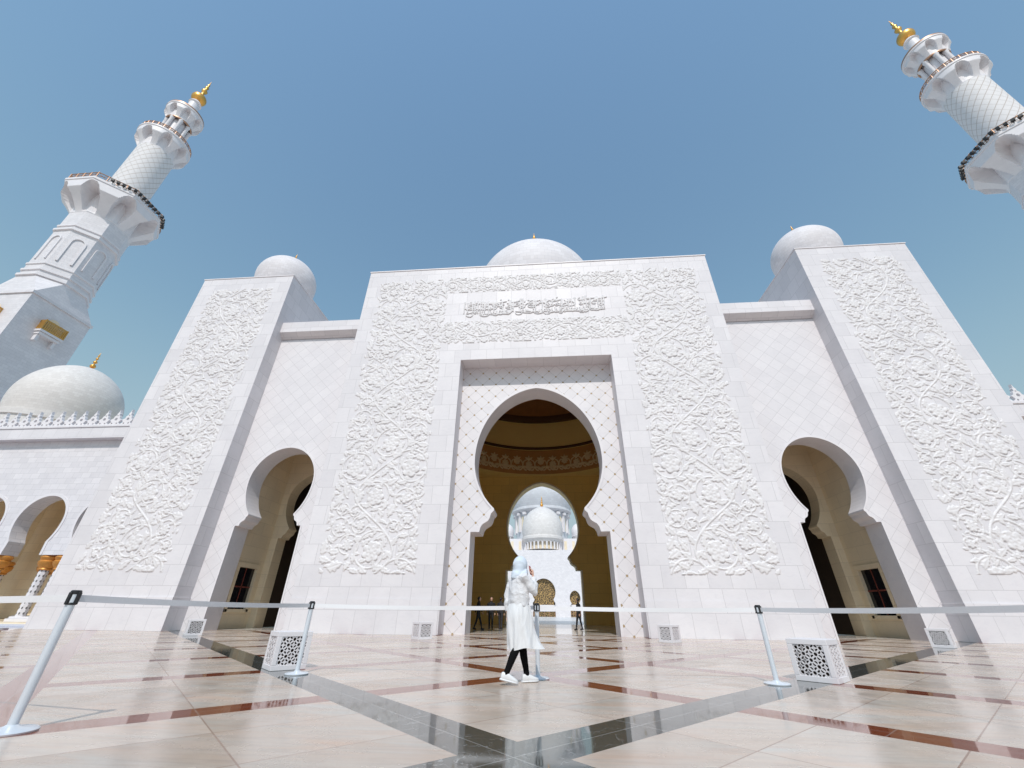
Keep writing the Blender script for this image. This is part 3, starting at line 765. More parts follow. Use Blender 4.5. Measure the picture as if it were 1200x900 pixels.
# ------------------------------------------------------------------ arcades on both sides
def merlon(mb, x, z, y0, y1, s=1.0):
    """pierced star-shaped merlon"""
    pts = [(-0.50, 0), (-0.50, 0.10), (-0.30, 0.28), (-0.44, 0.50), (-0.26, 0.62), (-0.22, 0.80), (-0.10, 0.90), (-0.11, 1.06), (-0.04, 1.14), (0, 1.40)]
    pts = pts + [(-a, c) for a, c in reversed(pts[:-1])]
    hole = lambda cx, cz, r, n, a0=0.0: [(cx + r*math.cos(a0 + 2*PI*i/n), cz + r*math.sin(a0 + 2*PI*i/n)) for i in range(n)]
    holes = [hole(0, 0.56, 0.125, 8), hole(-0.20, 0.20, 0.085, 4), hole(0.20, 0.20, 0.085, 4), hole(0, 0.86, 0.06, 4)]
    poly = [(x + p[0]*s, z + p[1]*s) for p in pts]
    mb.slab(list(reversed(poly)), y0, y1, [[(x + p[0]*s, z + p[1]*s) for p in h] for h in holes])
_k = NT('inlaid_column'); _o = _k.xyz(_k.obj())
_a = _k.math('ABSOLUTE', _k.math('SUBTRACT', _k.math('FRACT', _k.math('ADD', _k.math('MULTIPLY', _k.math('ARCTAN2', _o[0], _o[1]), 4/PI), 0.0)), 0.5))
_z = _k.math('ABSOLUTE', _k.math('SUBTRACT', _k.math('FRACT', _k.math('MULTIPLY', _o[2], 3.2)), 0.5))
_m = _k.math('LESS_THAN', _k.math('ADD', _k.math('POWER', _k.math('MULTIPLY', _a, 4.2), 2.0), _k.math('POWER', _k.math('MULTIPLY', _z, 4.4), 2.0)), 1.0)
_k.l(_k.mix(_m, MW, (0.17, 0.16, 0.16)), _k.b.inputs['Base Color']); _k.b.inputs['Roughness'].default_value = 0.4
M['column'] = _k.m
def arcade(sgn, n, label):
    YA = 27.0
    root = empty('arcade', (sgn*24.7, YA, 0.12), 0, label, 'arcade')
    xs = [30.75 + 4.78*i for i in range(n)]
    x_end = xs[-1] + 2.4
    prof = lambda c: keyhole(c, 1.45, 4.35, 1.42, 4.85, 1.80, 6.30, 8.05, N=16, z0=4.05)
    lo, hi = sorted((sgn*24.66, sgn*x_end))
    arcs = sorted([prof(sgn*x) for x in xs], key=lambda a: a[0][0])
    b = MB(); arched_wall(b, lo, hi, 4.05, 12.35, arcs, YA, YA + 1.0)
    wl = b.build('arcade_wall', M['fine'], root)
    b = MB()
    for x in xs:
        A1 = prof(sgn*x); A2 = keyhole(sgn*x, 1.62, 4.35, 1.60, 4.87, 1.97, 6.30, 8.25, N=16, z0=4.05)
        b.slab(A1 + list(reversed(A2)), YA - 0.04, YA - 0.002)
    b.build('archivolt', M['plain'], wl)
    b = MB(); b.box(lo, hi, YA - 0.55, YA + 1.0, 12.35, 13.25); b.box(lo, hi, YA - 0.62, YA + 1.0, 13.25, 13.38); b.build('cornice', M['ashlar'], root)
    b = MB(); x = 24.7 + 0.55
    while x < x_end - 0.5: merlon(b, sgn*x, 13.38, YA - 0.45, YA - 0.25, 1.0); x += 1.0
    b.build('parapet', M['plain'], root)
    b = MB(); b.box(lo, hi, YA + 1.0, 41.0, 12.0, 12.6); b.box(lo, hi, YA + 1.003, YA + 6.5, 9.3, 9.6); b.build('roof', M['beige'], root)
    b = MB(); b.box(lo, hi, YA + 6.5, YA + 7.0, 0.12, 12.0); b.build('back_wall', M['beige'], root)
    # paired columns
    px = [xs[0] - 2.39] + [x + 2.39 for x in xs]
    for row, yy in ((0, YA + 0.5), (1, YA + 4.4)):
        for x in px:
            for dx in (-0.55, 0.55):
                cx = sgn*x + dx
                b = MB(); b.lathe([(0.27, 0.42), (0.27, 3.16)], (cx, yy, 0), 8, None, PI/8)
                col = b.build('column', M['column'], root, org=(cx, yy, 0.12))
                b = MB(); b.lathe([(0.29, 3.12), (0.37, 3.18), (0.34, 3.26), (0.50, 3.46), (0.545, 3.66), (0.46, 3.74), (0.545, 3.92), (0.44, 4.05)], (cx, yy, 0), 16)
                b.build('capital', M['cap'], col, smooth=50)
            b = MB(); b.box(sgn*x - 1.0, sgn*x + 1.0, yy - 0.46, yy + 0.46, 0.12, 0.30); b.box(sgn*x - 0.92, sgn*x + 0.92, yy - 0.34, yy + 0.34, 0.30, 0.42)
            b.build('column_base', M['plain'], root, bevel=0.02)
            if row:
                b = MB(); b.box(sgn*x - 0.9, sgn*x + 0.9, yy - 0.4, yy + 0.4, 4.05, 9.3); b.build('pier', M['beige'], root)
    # dome over the corner bay
    c = (sgn*47.5, 33.0, 0)
    b = MB(); b.lathe([(4.4, 12.6), (4.4, 15.8), (4.55, 15.9), (4.55, 16.4), (4.1, 16.5)] + onion(4.2, 3.95, 16.5, 18.4, 23.1), c, 80)
    dm = b.build('arcade_dome', dome_mat('arcade_dome_tiles', 4.2, base=(0.72, 0.685, 0.655), course=0.24), root, org=c, smooth=30)
    b = MB(); b.lathe(finial(2.2, 0.26), (c[0], c[1], 23.05), 20); b.build('dome_finial', M['gold'], dm, smooth=50)
    return root
arcade(-1, 6, 'white arcade with gold palm capitals and a big dome, left of the gatehouse')
arcade(1, 6, 'white crenellated arcade just showing past the right corner tower')

# ------------------------------------------------------------------ minarets
def shaft_mat():
    k = NT('minaret_diamond_shaft'); o = k.xyz(k.obj())
    a = k.math('MULTIPLY', k.math('ARCTAN2', o[0], o[1]), 8.0/PI)      # 16 round
    z = k.math('MULTIPLY', o[2], 0.62)
    def ln(e):
        d = k.math('ABSOLUTE', k.math('SUBTRACT', k.math('FRACT', e), 0.5)); return k.math('LESS_THAN', d, 0.06)
    l1 = ln(k.math('ADD', a, z)); l2 = ln(k.math('SUBTRACT', a, z))
    c = k.mix(k.noise(k.obj(), 1.2, 4), (0.68, 0.655, 0.65), (0.75, 0.725, 0.72))
    c = k.mix(k.math('MULTIPLY', l2, 0.45), c, (0.50, 0.46, 0.43)); c = k.mix(k.math('MULTIPLY', l1, 0.85), c, (0.50, 0.44, 0.40))
    k.l(c, k.b.inputs['Base Color']); k.b.inputs['Roughness'].default_value = 0.65; k.b.inputs['Specular IOR Level'].default_value = 0.25
    k.bump(k.math('SUBTRACT', 1.0, k.math('MAXIMUM', l1, l2)), 0.6, 0.05)
    return k.m
M['shaft'] = shaft_mat()
def flare(mb, r0, r1, z0, z1, rim, n, poly=None, niches=8, depth=0.75, n0=0.0, lip=0.66):
    """corbelled gallery: a spreading bell with arched niches cut in it"""
    NZ = 30; vs = []; fs = []
    for k in range(NZ + 1):
        f = k/NZ; z = z0 + (z1-z0)*f
        for i in range(n):
            t = 2*PI*i/n
            base = r0 + (r1-r0)*min(1.0, f/lip)**1.25
            q = ((t + n0)*niches/(2*PI)) % 1.0 - 0.5
            wq = 0.30
            top = 0.93 - 0.55*max(0, abs(q)/wq)**2.4*0.9
            m = 0.0
            if abs(q) < wq and f > 0.04 and f < top:
                e = min(1, (wq-abs(q))/0.03); e2 = min(1, (top-f)/0.04)
                m = min(e, e2)
            r = base - m*(base - r0*1.0)*depth
            if poly:
                qq = (t + PI/poly) % (2*PI/poly) - PI/poly; r = r/math.cos(qq)
            vs.append((r*math.cos(t), r*math.sin(t), z))
    for k in range(NZ):
        for i in range(n):
            j = (i+1) % n; fs.append((k*n+i, k*n+j, (k+1)*n+j, (k+1)*n+i))
    mb.add(vs, fs)
    mb.lathe([(r1, z1), (r1 + 0.12, z1 + 0.02), (r1 + 0.12, z1 + rim), (r1*0.3, z1 + rim + 0.01)], (0, 0, 0), n, poly)
def railing(mb, r, z, h, n, poly=None, posts=24):
    mk = lambda t: r/(math.cos((t + PI/poly) % (2*PI/poly) - PI/poly) if poly else 1.0)
    for zz, rr in ((z + h, 0.09), (z + h*0.55, 0.05), (z + 0.12, 0.06)):
        pts = [(mk(2*PI*i/n)*math.cos(2*PI*i/n), mk(2*PI*i/n)*math.sin(2*PI*i/n), zz) for i in range(n + 1)]
        mb.tube(pts, rr, 6, False)
    for i in range(posts):
        t = 2*PI*i/posts; R_ = mk(t); mb.tube([(R_*math.cos(t), R_*math.sin(t), z), (R_*math.cos(t), R_*math.sin(t), z + h*1.12)], 0.075, 6)
    for i in range(posts):
        t = 2*PI*i/posts; t2 = 2*PI*(i+1)/posts
        p, q = (mk(t)*math.cos(t), mk(t)*math.sin(t)), (mk(t2)*math.cos(t2), mk(t2)*math.sin(t2))
        mb.tube([(*p, z + 0.12), (*q, z + h)], 0.04, 5); mb.tube([(*p, z + h), (*q, z + 0.12)], 0.04, 5)
def minaret():
    root = empty('minaret', (0, 0, 0))
    b = MB(); b.box(-4.25, 4.25, -4.25, 4.25, -0.6, 41.2); b.box(-4.45, 4.45, -4.45, 4.45, 41.2, 41.6)
    base = b.build('square_base', M['fine'], root)
    # chamfered transition square -> octagon
    b = MB(); q = 4.25; ap = 3.85; k8 = ap*math.tan(PI/8)
    sq = [(q,-q),(q,q),(-q,q),(-q,-q)]
    oc = [(ap,-k8),(ap,k8),(k8,ap),(-k8,ap),(-ap,k8),(-ap,-k8),(-k8,-ap),(k8,-ap)]
    vs = [(x, y, 41.6) for x, y in sq] + [(x, y, 45.3) for x, y in oc]
    b.add(vs, [(0,1,5,4), (1,2,7,6), (2,3,9,8), (3,0,11,10), (1,6,5), (2,8,7), (3,10,9), (0,4,11)])
    b.build('transition', M['fine'], root)
    b = MB(); b.lathe([(3.85, 45.3), (3.85, 60.5)], (0, 0, 0), 8, 8, PI/8)
    oct_ = b.build('octagonal_shaft', M['fine'], root)
    for z, r, h in ((45.3, 4.12, 0.45), (46.4, 4.05, 0.4), (47.7, 4.0, 0.35), (55.4, 4.12, 0.45), (56.4, 4.02, 0.35)):
        b = MB(); b.lathe([(3.84, z), (r, z + 0.05), (r, z + h), (3.84, z + h + 0.1)], (0, 0, 0), 8, 8, PI/8); b.build('moulding', M['plain'], oct_)
    b = MB()                                                   # blind arch frames on the eight faces
    for i in range(8):
        a = PI/4*i; ex = Vector((-math.sin(a), math.cos(a), 0)); ey = Vector((math.cos(a), math.sin(a), 0)); c0 = ey*3.86
        inn = [(-0.72, 48.9), (-0.72, 53.2)] + [(-0.72*math.cos(PI*j/12), 53.2 + 0.85*math.sin(PI*j/12)) for j in range(1, 12)] + [(0.72, 53.2), (0.72, 48.9)]
        out = [(-0.98, 48.9), (-0.98, 53.2)] + [(-0.98*math.cos(PI*j/12), 53.2 + 1.12*math.sin(PI*j/12)) for j in range(1, 12)] + [(0.98, 53.2), (0.98, 48.9)]
        n = len(inn); vs = []
        for l in (inn, out):
            for (u, z) in l: vs.append(c0 + ex*u + ey*0.16 + Vector((0, 0, z)))
        for l in (inn, out):
            for (u, z) in l: vs.append(c0 + ex*u + Vector((0, 0, z)))
        fs = []
        for j in range(n-1):
            fs += [(j, j+1, n+j+1, n+j), (j, 2*n+j, 2*n+j+1, j+1), (n+j+1, 3*n+j+1, 3*n+j, n+j)]
        b.add(vs, fs)
    b.build('blind_arch', M['plain'], oct_)
    b = MB(); flare(b, 3.86, 6.45, 60.0, 65.3, 0.45, 288, 8, 8, 0.95, 0.0)
    g1 = b.build('octagonal_gallery', M['plain'], root, smooth=35)
    b = MB(); railing(b, 6.35, 65.75, 1.25, 96, 8, 32); b.build('railing', M['copper'], g1)
    for i in range(16):
        t = rad(-50 + 96*i/15); R_ = 6.75/math.cos((t + PI/8) % (PI/4) - PI/8)
        b = MB(); c = Vector((R_*math.cos(t), R_*math.sin(t), 66.35)); e = Vector((math.cos(t), math.sin(t), 0))
        b.obox(c, e, Vector((-e.y, e.x, 0)), Vector((0, 0, 1)), 0.24, 0.20, 0.22); b.obox(c - e*0.35 - Vector((0, 0, 0.15)), e, Vector((-e.y, e.x, 0)), Vector((0, 0, 1)), 0.25, 0.05, 0.05)
        b.build('floodlight', M['black'], g1)
    b = MB(); b.lathe([(3.25, 65.7), (3.25, 66.6), (2.98, 66.8), (2.98, 83.0)], (0, 0, 0), 64); b.build('round_shaft', M['shaft'], root, smooth=40)
    b = MB(); flare(b, 2.98, 4.40, 82.4, 86.4, 0.35, 224, None, 8, 0.95, 0.2); g2 = b.build('round_gallery', M['plain'], root, smooth=35)
    b = MB(); railing(b, 4.30, 86.75, 1.0, 64, None, 28); b.build('railing', M['copper'], g2)
    b = MB(); b.lathe([(1.62, 86.7), (1.62, 94.6)], (0, 0, 0), 32); core = b.build('lantern', M['plain'], root, smooth=40)
    for i in range(8):
        a = 2*PI*i/8 + 0.2; b = MB(); b.lathe([(0.42, 86.75), (0.42, 87.2), (0.33, 87.3), (0.32, 93.2), (0.42, 93.4), (0.42, 93.9)], (2.02*math.cos(a), 2.02*math.sin(a), 0), 16)
        b.build('lantern_column', M['plain'], root, smooth=40)
    b = MB(); b.lathe([(2.2, 93.6), (2.42, 93.7), (2.42, 93.95), (2.2, 94.0)], (0, 0, 0), 48); b.build('lantern_band', M['copper'], core, smooth=30)
    b = MB(); flare(b, 2.30, 3.34, 93.9, 97.2, 0.3, 224, None, 8, 0.92, 0.2); g3 = b.build('top_gallery', M['plain'], root, smooth=35)
    b = MB(); b.lathe([(3.2, 97.5), (3.42, 97.5), (3.42, 97.95), (3.2, 97.95)], (0, 0, 0), 48); b.build('rim_band', M['copper'], g3, smooth=30)
    b = MB(); b.lathe([(3.1, 97.5), (1.6, 98.6), (1.15, 99.6), (1.0, 101.0), (1.0, 102.8), (1.25, 103.0), (1.1, 103.4), (0.8, 103.9)], (0, 0, 0), 40); b.build('neck', M['plain'], root, smooth=40)
    b = MB(); pr = [(0.7, 103.8)] + [(1.45*math.cos(rad(t)), 105.35 + 1.5*math.sin(rad(t))) for t in range(-70, 80, 10)] + [(0.35, 106.9), (0.28, 108.0), (0.5, 108.4), (0.62, 108.8), (0.45, 109.2), (0.2, 109.5), (0.3, 110.0), (0.42, 110.4), (0.3, 110.8), (0.12, 111.2), (0.25, 111.6), (0.12, 112.0), (0.03, 113.2)]
    b.lathe(pr, (0, 0, 0), 32); b.build('finial', M['gold'], root, smooth=60)
    # gold balconies on the four faces of the base
    for i in range(4):
        a = PI/2*i; ex = Vector((-math.sin(a), math.cos(a), 0)); ey = Vector((math.cos(a), math.sin(a), 0)); ez = Vector((0, 0, 1))
        b = MB(); c = ey*4.25
        b.obox(c + ey*0.5 + ez*36.50, ey, ex, ez, 0.5, 1.55, 0.16); b.obox(c + ey*0.42 + ez*36.10, ey, ex, ez, 0.42, 1.40, 0.18)
        for u in (-1.1, 1.1):
            b.obox(c + ey*0.3 + ex*u + ez*35.40, ey, ex, ez, 0.28, 0.18, 0.5)
        bal = b.build('balcony', M['plain'], root)
        b = MB()
        for u0, u1, y0, y1 in ((-1.5, 1.5, 0.94, 0.94),):
            for zz in (36.8, 38.2): b.obox(c + ey*0.94 + ez*zz, ey, ex, ez, 0.05, 1.5, 0.09)
            for sd in (-1, 1):
                for zz in (36.8, 38.2): b.obox(c + ey*0.5 + ex*sd*1.5 + ez*zz, ey, ex, ez, 0.48, 0.05, 0.09)
            for j in range(13):
                u = -1.5 + 3.0*j/12; b.obox(c + ey*0.94 + ex*u + ez*37.50, ey, ex, ez, 0.045, 0.075, 0.7 if j % 4 else 0.85)
            for sd in (-1, 1):
                for j in range(5): b.obox(c + ey*(0.1 + 0.2*j) + ex*sd*1.5 + ez*37.50, ey, ex, ez, 0.07, 0.04, 0.7)
        b.build('balcony_railing', M['goldm'], bal)
        b = MB(); pl = [(-0.85, 36.7), (0.85, 36.7), (0.85, 38.4)] + [(0.85*math.cos(PI*j/10), 38.4 + 0.9*math.sin(PI*j/10)) for j in range(1, 10)] + [(-0.85, 38.4)]
        vs = [c + ey*0.03 + ex*u + ez*z for u, z in pl]; b.add(vs, [tuple(range(len(pl)))]); b.build('balcony_door', M['beige'], root)
    return root
mn = minaret(); mn.location = (-77.9, 43.45, 0)
setp(mn, 'tall white minaret with gold balconies, at the left behind the arcade dome', 'minaret', 'minarets')
m2 = copy_tree(mn); m2.location = (77.8, 43.5, 0); m2.rotation_euler = (0, 0, PI)
setp(m2, 'white minaret cut off by the right edge, only its top galleries in view', 'minaret', 'minarets')

# ------------------------------------------------------------------ prayer hall across the courtyard
HY, HC = 150.0, -1.05
ph = empty('prayer_hall', (HC, HY, 0), 0, 'distant white prayer hall with stacked domes, framed by the gate arches', 'mosque')
F_ = HY/160.0
def zz(z): return 0.875 + (z - 0.875)*F_
b = MB()
dA = keyhole(HC, 3.9*F_, 4.4*F_, 3.3*F_, 5.2*F_, 4.1*F_, 7.6*F_, 11.9*F_, N=14); dL = [keyhole(HC + s*(10.8)*F_, 1.75*F_, 3.6*F_, 1.3*F_, 4.1*F_, 1.85*F_, 5.7*F_, 8.1*F_, N=12) for s in (-1, 1)]
arched_wall(b, HC - 30, HC + 30, 0, zz(21.3), [dL[0], dA, dL[1]], HY, HY + 1.5)
fw = b.build('facade_wall', M['fine'], ph)
for i, a in enumerate((dL[0], dA, dL[1])):
    b = MB(); k = [(p[0], p[1]) for p in a]; b.slab(k, HY + 1.2, HY + 1.3); g = b.build('doorway', M['goldlat'], ph)
    cx = HC + (i-1)*10.8*F_; hw = (3.9 if i == 1 else 1.75)*F_
    b = MB(); b.box(cx - hw, cx + hw, HY + 0.95, HY + 1.19, (1.6 if i == 1 else 2.6)*F_, (3.6 if i == 1 else 3.7)*F_); b.build('transom', M['plain'], g)
    b = MB()
    for u in (-1, -0.5, 0, 0.5, 1): b.box(cx + u*hw*0.95 - 0.10, cx + u*hw*0.95 + 0.10, HY + 1.05, HY + 1.19, 0, 1.6*F_ if i == 1 else 2.6*F_)
    for t in range(9):
        for s in range(7): pass
    b.build('door_bar', M['copper'], g)
b = MB(); b.box(HC - 30, HC + 30, HY + 1.5, HY + 70, 0, zz(21.2)); b.build('hall_block', M['fine'], ph)
# stepped block behind the front dome
b = MB(); b.box(HC - 14.5*F_, HC + 14.5*F_, HY + 8.5, HY + 40, zz(21.2), zz(26.6)); blk = b.build('upper_block', M['plain'], ph)
for s in (-1, 1):
    for u in (8.4, 11.3, 14.0):
        b = MB(); cx = HC + s*u*1.06*F_; b.box(cx - 0.45, cx + 0.45, HY + 8.4, HY + 8.495, zz(22.3), zz(25.6)); b.build('window', M['beige'], blk)
    c = (HC + s*13.2*1.08*F_, HY + 11, 0)
    b = MB(); b.lathe([(2.3, zz(26.4)), (2.3, zz(27.6)), (2.5, zz(27.8)), (2.5, zz(28.0))] + onion(2.55, 2.3, zz(28.0), zz(29.6), zz(32.8)), c, 40); b.build('small_dome', M['plain'], ph, smooth=30)
    for j in range(10):
        a = PI + PI*(j + 0.5)/10; b = MB(); b.obox((c[0] + 2.32*math.cos(a), c[1] + 2.32*math.sin(a), zz(27.0)), Vector((math.cos(a), math.sin(a), 0)), Vector((-math.sin(a), math.cos(a), 0)), Vector((0, 0, 1)), 0.06, 0.16, 0.42)
        b.build('drum_window', M['inlay'], ph)
c = (HC, HY + 8.0, 0); F2 = (HY + 8)/160.0
def z2(z): return 0.875 + (z - 0.875)*F2
b = MB(); b.lathe([(6.0*F2, z2(21.0)), (6.0*F2, z2(23.6))], c, 64); b.build('front_drum', M['beige'], ph, smooth=40)
for j in range(28):
    a = 2*PI*j/28; b = MB(); b.lathe([(0.42, z2(20.9)), (0.34, z2(21.4)), (0.34, z2(23.0)), (0.5, z2(23.45))], (c[0] + 6.75*F2*math.cos(a), c[1] + 6.75*F2*math.sin(a), 0), 12); b.build('drum_column', M['plain'], ph, smooth=40)
b = MB(); b.lathe([(6.0*F2, z2(23.45)), (7.0*F2, z2(23.45)), (7.35*F2, z2(24.2)), (7.75*F2, z2(24.5)), (7.75*F2, z2(25.3)), (7.3*F2, z2(25.6))] + onion(7.62*F2, 7.3*F2, z2(25.6), z2(28.4), z2(36.9)), c, 96)
fd = b.build('front_dome', dome_mat('front_dome_tiles', 7.4, base=(0.72, 0.69, 0.67), course=0.6), ph, org=c, smooth=30)
b = MB(); b.lathe(finial(4.3, 0.62), (c[0], c[1], z2(36.7)), 20); b.build('front_finial', M['gold'], fd, smooth=50)
c = (HC - 0.5, HY + 42, 0); F3 = (HY + 42)/195.0
def z3(z): return 0.875 + (z - 0.875)*F3
b = MB(); b.lathe([(11.6*F3, z2(20)), (11.6*F3, z3(40.4)), (12.2*F3, z3(40.6)), (13.0*F3, z3(41.2)), (13.75*F3, z3(41.5)), (13.75*F3, z3(42.3)), (13.2*F3, z3(42.6))] + onion(15.2*F3, 13.2*F3, z3(42.6), z3(49), z3(68)), c, 96)
gd = b.build('great_dome', dome_mat('great_dome_tiles', 14.5, course=0.8, base=(0.67, 0.68, 0.71)), ph, org=c, smooth=30)
for j in range(20):
    a = 2*PI*(j + 0.5)/20; e = Vector((math.cos(a), math.sin(a), 0)); t = Vector((-e.y, e.x, 0))
    b = MB(); b.obox(Vector(c) + e*11.62*F3 + Vector((0, 0, z3(35.4))), e, t, Vector((0, 0, 1)), 0.08, 0.75, 2.6)
    pts = [(Vector(c) + e*(11.7*F3) + t*0.75*math.cos(PI*i/8) + Vector((0, 0, z3(35.4) + 2.6 + 0.8*math.sin(PI*i/8)))) for i in range(9)]
    b.add(pts, [tuple(range(9))]); b.build('blind_window', M['beige'], ph)
    a = 2*PI*j/20; e = Vector((math.cos(a), math.sin(a), 0)); t = Vector((-e.y, e.x, 0))
    b = MB(); b.obox(Vector(c) + e*12.0*F3 + Vector((0, 0, z3(36.2))), e, t, Vector((0, 0, 1)), 0.45, 0.5, 3.9); b.obox(Vector(c) + e*12.4*F3 + Vector((0, 0, z3(39.8))), e, t, Vector((0, 0, 1)), 0.7, 0.8, 0.5); b.build('buttress', M['plain'], ph)

# ------------------------------------------------------------------ carved light boxes on the floor
def light_box():
    root = empty('light_box', (0, 0, 0)); h = 0.285; H = 0.56; m = 0.075
    b = MB()
    for (x0, x1, y0, y1) in ((-h, h, -h, -h + 0.03),): pass
    # open frame: four corner posts, sills and top
    b.box(-h, h, -h, h, H - m, H); b.box(-h, h, -h, h, 0.0, m)
    for sx in (-1, 1):
        for sy in (-1, 1):
            xa, xb = sorted((sx*h, sx*(h - m))); ya, yb = sorted((sy*h, sy*(h - m))); b.box(xa, xb, ya, yb, m, H - m)
    b.build('stone_case', M['plain'], root, bevel=0.006)
    b = MB(); b.box(-h + m, h - m, -h + m, h - m, m + 0.001, H - m - 0.001); b.build('shade_core', M['shade_paint'], root)  # solid dark block, shade behind the lattice holes put into its colour
    for i in range(4):
        a = PI/2*i; ey = Vector((math.cos(a), math.sin(a), 0)); ex = Vector((-math.sin(a), math.cos(a), 0)); ez = Vector((0, 0, 1))
        b = MB(); W = h - m; c = ey*(h - 0.022) + ez*(H/2)
        N = 5; s = 2*W/N; Hh = (H/2 - m); sz = 2*Hh/N
        def bar(u0, v0, u1, v1, wd):
            p = c + ex*u0 + ez*v0; q = c + ex*u1 + ez*v1; d = (q-p); L = d.length; d.normalize(); nrm = d.cross(ey)
            b.obox((p+q)/2, d, nrm, ey, L/2, wd/2, 0.010)
        for i2 in range(N):
            for j2 in range(N):
                cu, cv = -W + s*(i2 + 0.5), -Hh + sz*(j2 + 0.5); r = s*0.40
                if (i2 + j2) % 2 == 0:
                    for q in range(8):
                        t0, t1 = PI/4*q, PI/4*(q+1); bar(cu + r*math.cos(t0), cv + r*math.sin(t0), cu + r*math.cos(t1), cv + r*math.sin(t1), 0.013)
                    for q in range(4):
                        t0 = PI/2*q + PI/4; bar(cu + r*0.9*math.cos(t0), cv + r*0.9*math.sin(t0), cu + s*0.72*math.cos(t0), cv + s*0.72*math.sin(t0), 0.022)
                        t0 = PI/2*q; bar(cu + r*math.cos(t0), cv + r*math.sin(t0), cu + s*0.52*math.cos(t0), cv + s*0.52*math.sin(t0), 0.016)
                else:
                    for q in range(4):
                        t0 = PI/2*q; bar(cu, cv, cu + s*0.5*math.cos(t0), cv + s*0.5*math.sin(t0), 0.014)
                    for q in range(6):
                        t0 = PI/3*q; bar(cu, cv, cu + s*0.26*math.cos(t0), cv + s*0.26*math.sin(t0), 0.020)
        b.build('lattice', M['plain'], root)
    return root
lb = light_box()
spots = [(-4.30, 8.24, 'white lattice light box beside the second stanchion, left foreground'),
         (4.60, 8.15, 'white lattice light box beside the right stanchion, foreground'),
         (-13.75, 17.75, 'small white lattice box at the foot of the left corner tower'),
         (13.6, 17.3, 'small white lattice box at the foot of the right corner tower'),
         (-4.45, 17.6, 'small white lattice box left of the main arch'),
         (4.75, 17.9, 'small white lattice box right of the main arch')]
for i, (x, y, lab) in enumerate(spots):
    o = lb if i == 0 else copy_tree(lb)
    o.location = (x, y, 0.001); o.rotation_euler = (0, 0, PI/4)
    setp(o, lab, 'light box', 'lattice light boxes on the plaza')

# ------------------------------------------------------------------ belt barrier
def stanchion():
    root = empty('belt_stanchion', (0, 0, 0))
    b = MB(); b.lathe([(0.001, 0.0), (0.175, 0.0), (0.178, 0.012), (0.165, 0.022), (0.06, 0.034), (0.04, 0.05), (0.001, 0.05)], (0, 0, 0), 40); b.build('base', M['steel'], root, smooth=35)
    b = MB(); b.lathe([(0.035, 0.04), (0.035, 1.0), (0.001, 1.0)], (0, 0, 0), 28); b.build('post', M['steel'], root, smooth=35)
    b = MB(); b.lathe([(0.0355, 0.992), (0.0405, 0.994), (0.0405, 1.018), (0.034, 1.026), (0.001, 1.026)], (0, 0, 0), 24); b.lathe([(0.0355, 0.905), (0.0405, 0.907), (0.0405, 0.922), (0.0355, 0.924)], (0, 0, 0), 24)
    for i in range(4):
        a = PI/2*i; e = Vector((math.cos(a), math.sin(a), 0)); b.obox(e*0.038 + Vector((0, 0, 0.958)), e, Vector((-e.y, e.x, 0)), Vector((0, 0, 1)), 0.014, 0.013, 0.05)
    b.build('belt_head', M['blackp'], root, smooth=35, bevel=0.003)
    return root
def belt(st, p, q, zsag=0.02):
    p, q = Vector(p), Vector(q); d = (q-p); L = d.length; d.normalize(); nrm = Vector((-d.y, d.x, 0)); N = 24; vs = []; fs = []
    for i in range(N + 1):
        f = i/N; c = p + (q-p)*f; s = zsag*4*f*(1-f); fl = 0.004*math.sin(f*PI*3)
        tl = 0.003*math.sin(f*PI*2.0 + 0.5)
        for dz, dn in ((-0.029, -0.001), (0.029, -0.001), (0.029, 0.001), (-0.029, 0.001)):
            vs.append((c.x + nrm.x*(dn + fl + tl*dz*30), c.y + nrm.y*(dn + fl + tl*dz*30), 0.96 - s + dz))
    for i in range(N):
        for k in range(4):
            j = (k+1) % 4; fs.append((i*4+k, i*4+j, (i+1)*4+j, (i+1)*4+k))
    b = MB(); b.add([(v[0]-st.location.x, v[1]-st.location.y, v[2]) for v in vs], fs)
    me = bpy.data.meshes.new('belt'); me.from_pydata(b.v, [], b.f); me.materials.append(M['belt'])
    o = bpy.data.objects.new('belt', me); COL.objects.link(o); o.parent = st
sts = [(-4.04, 3.90, 'white belt stanchion nearest the camera, at the left edge'),
       (-3.69, 7.58, 'white belt stanchion beside the left lattice light box'),
       (0.15, 7.66, 'white belt stanchion half hidden behind the woman in white'),
       (3.67, 7.64, 'white belt stanchion beside the right lattice light box'),
       (4.75, 4.0, 'white belt stanchion just beyond the right edge of the view'),
       (-7.9, 4.6, 'white belt stanchion just beyond the left edge of the view')]
st0 = stanchion(); objs = []
for i, (x, y, lab) in enumerate(sts):
    o = st0 if i == 0 else copy_tree(st0)
    o.location = (x, y, 0.001); setp(o, lab, 'stanchion', 'belt barrier stanchions'); objs.append(o)
for a, c in ((0, 1), (1, 2), (2, 3), (3, 4), (0, 5)):
    p, q = Vector(sts[a][:2]).to_3d(), Vector(sts[c][:2]).to_3d(); d = (q-p).normalized()
    belt(objs[a], p + d*0.05, q - d*0.05)

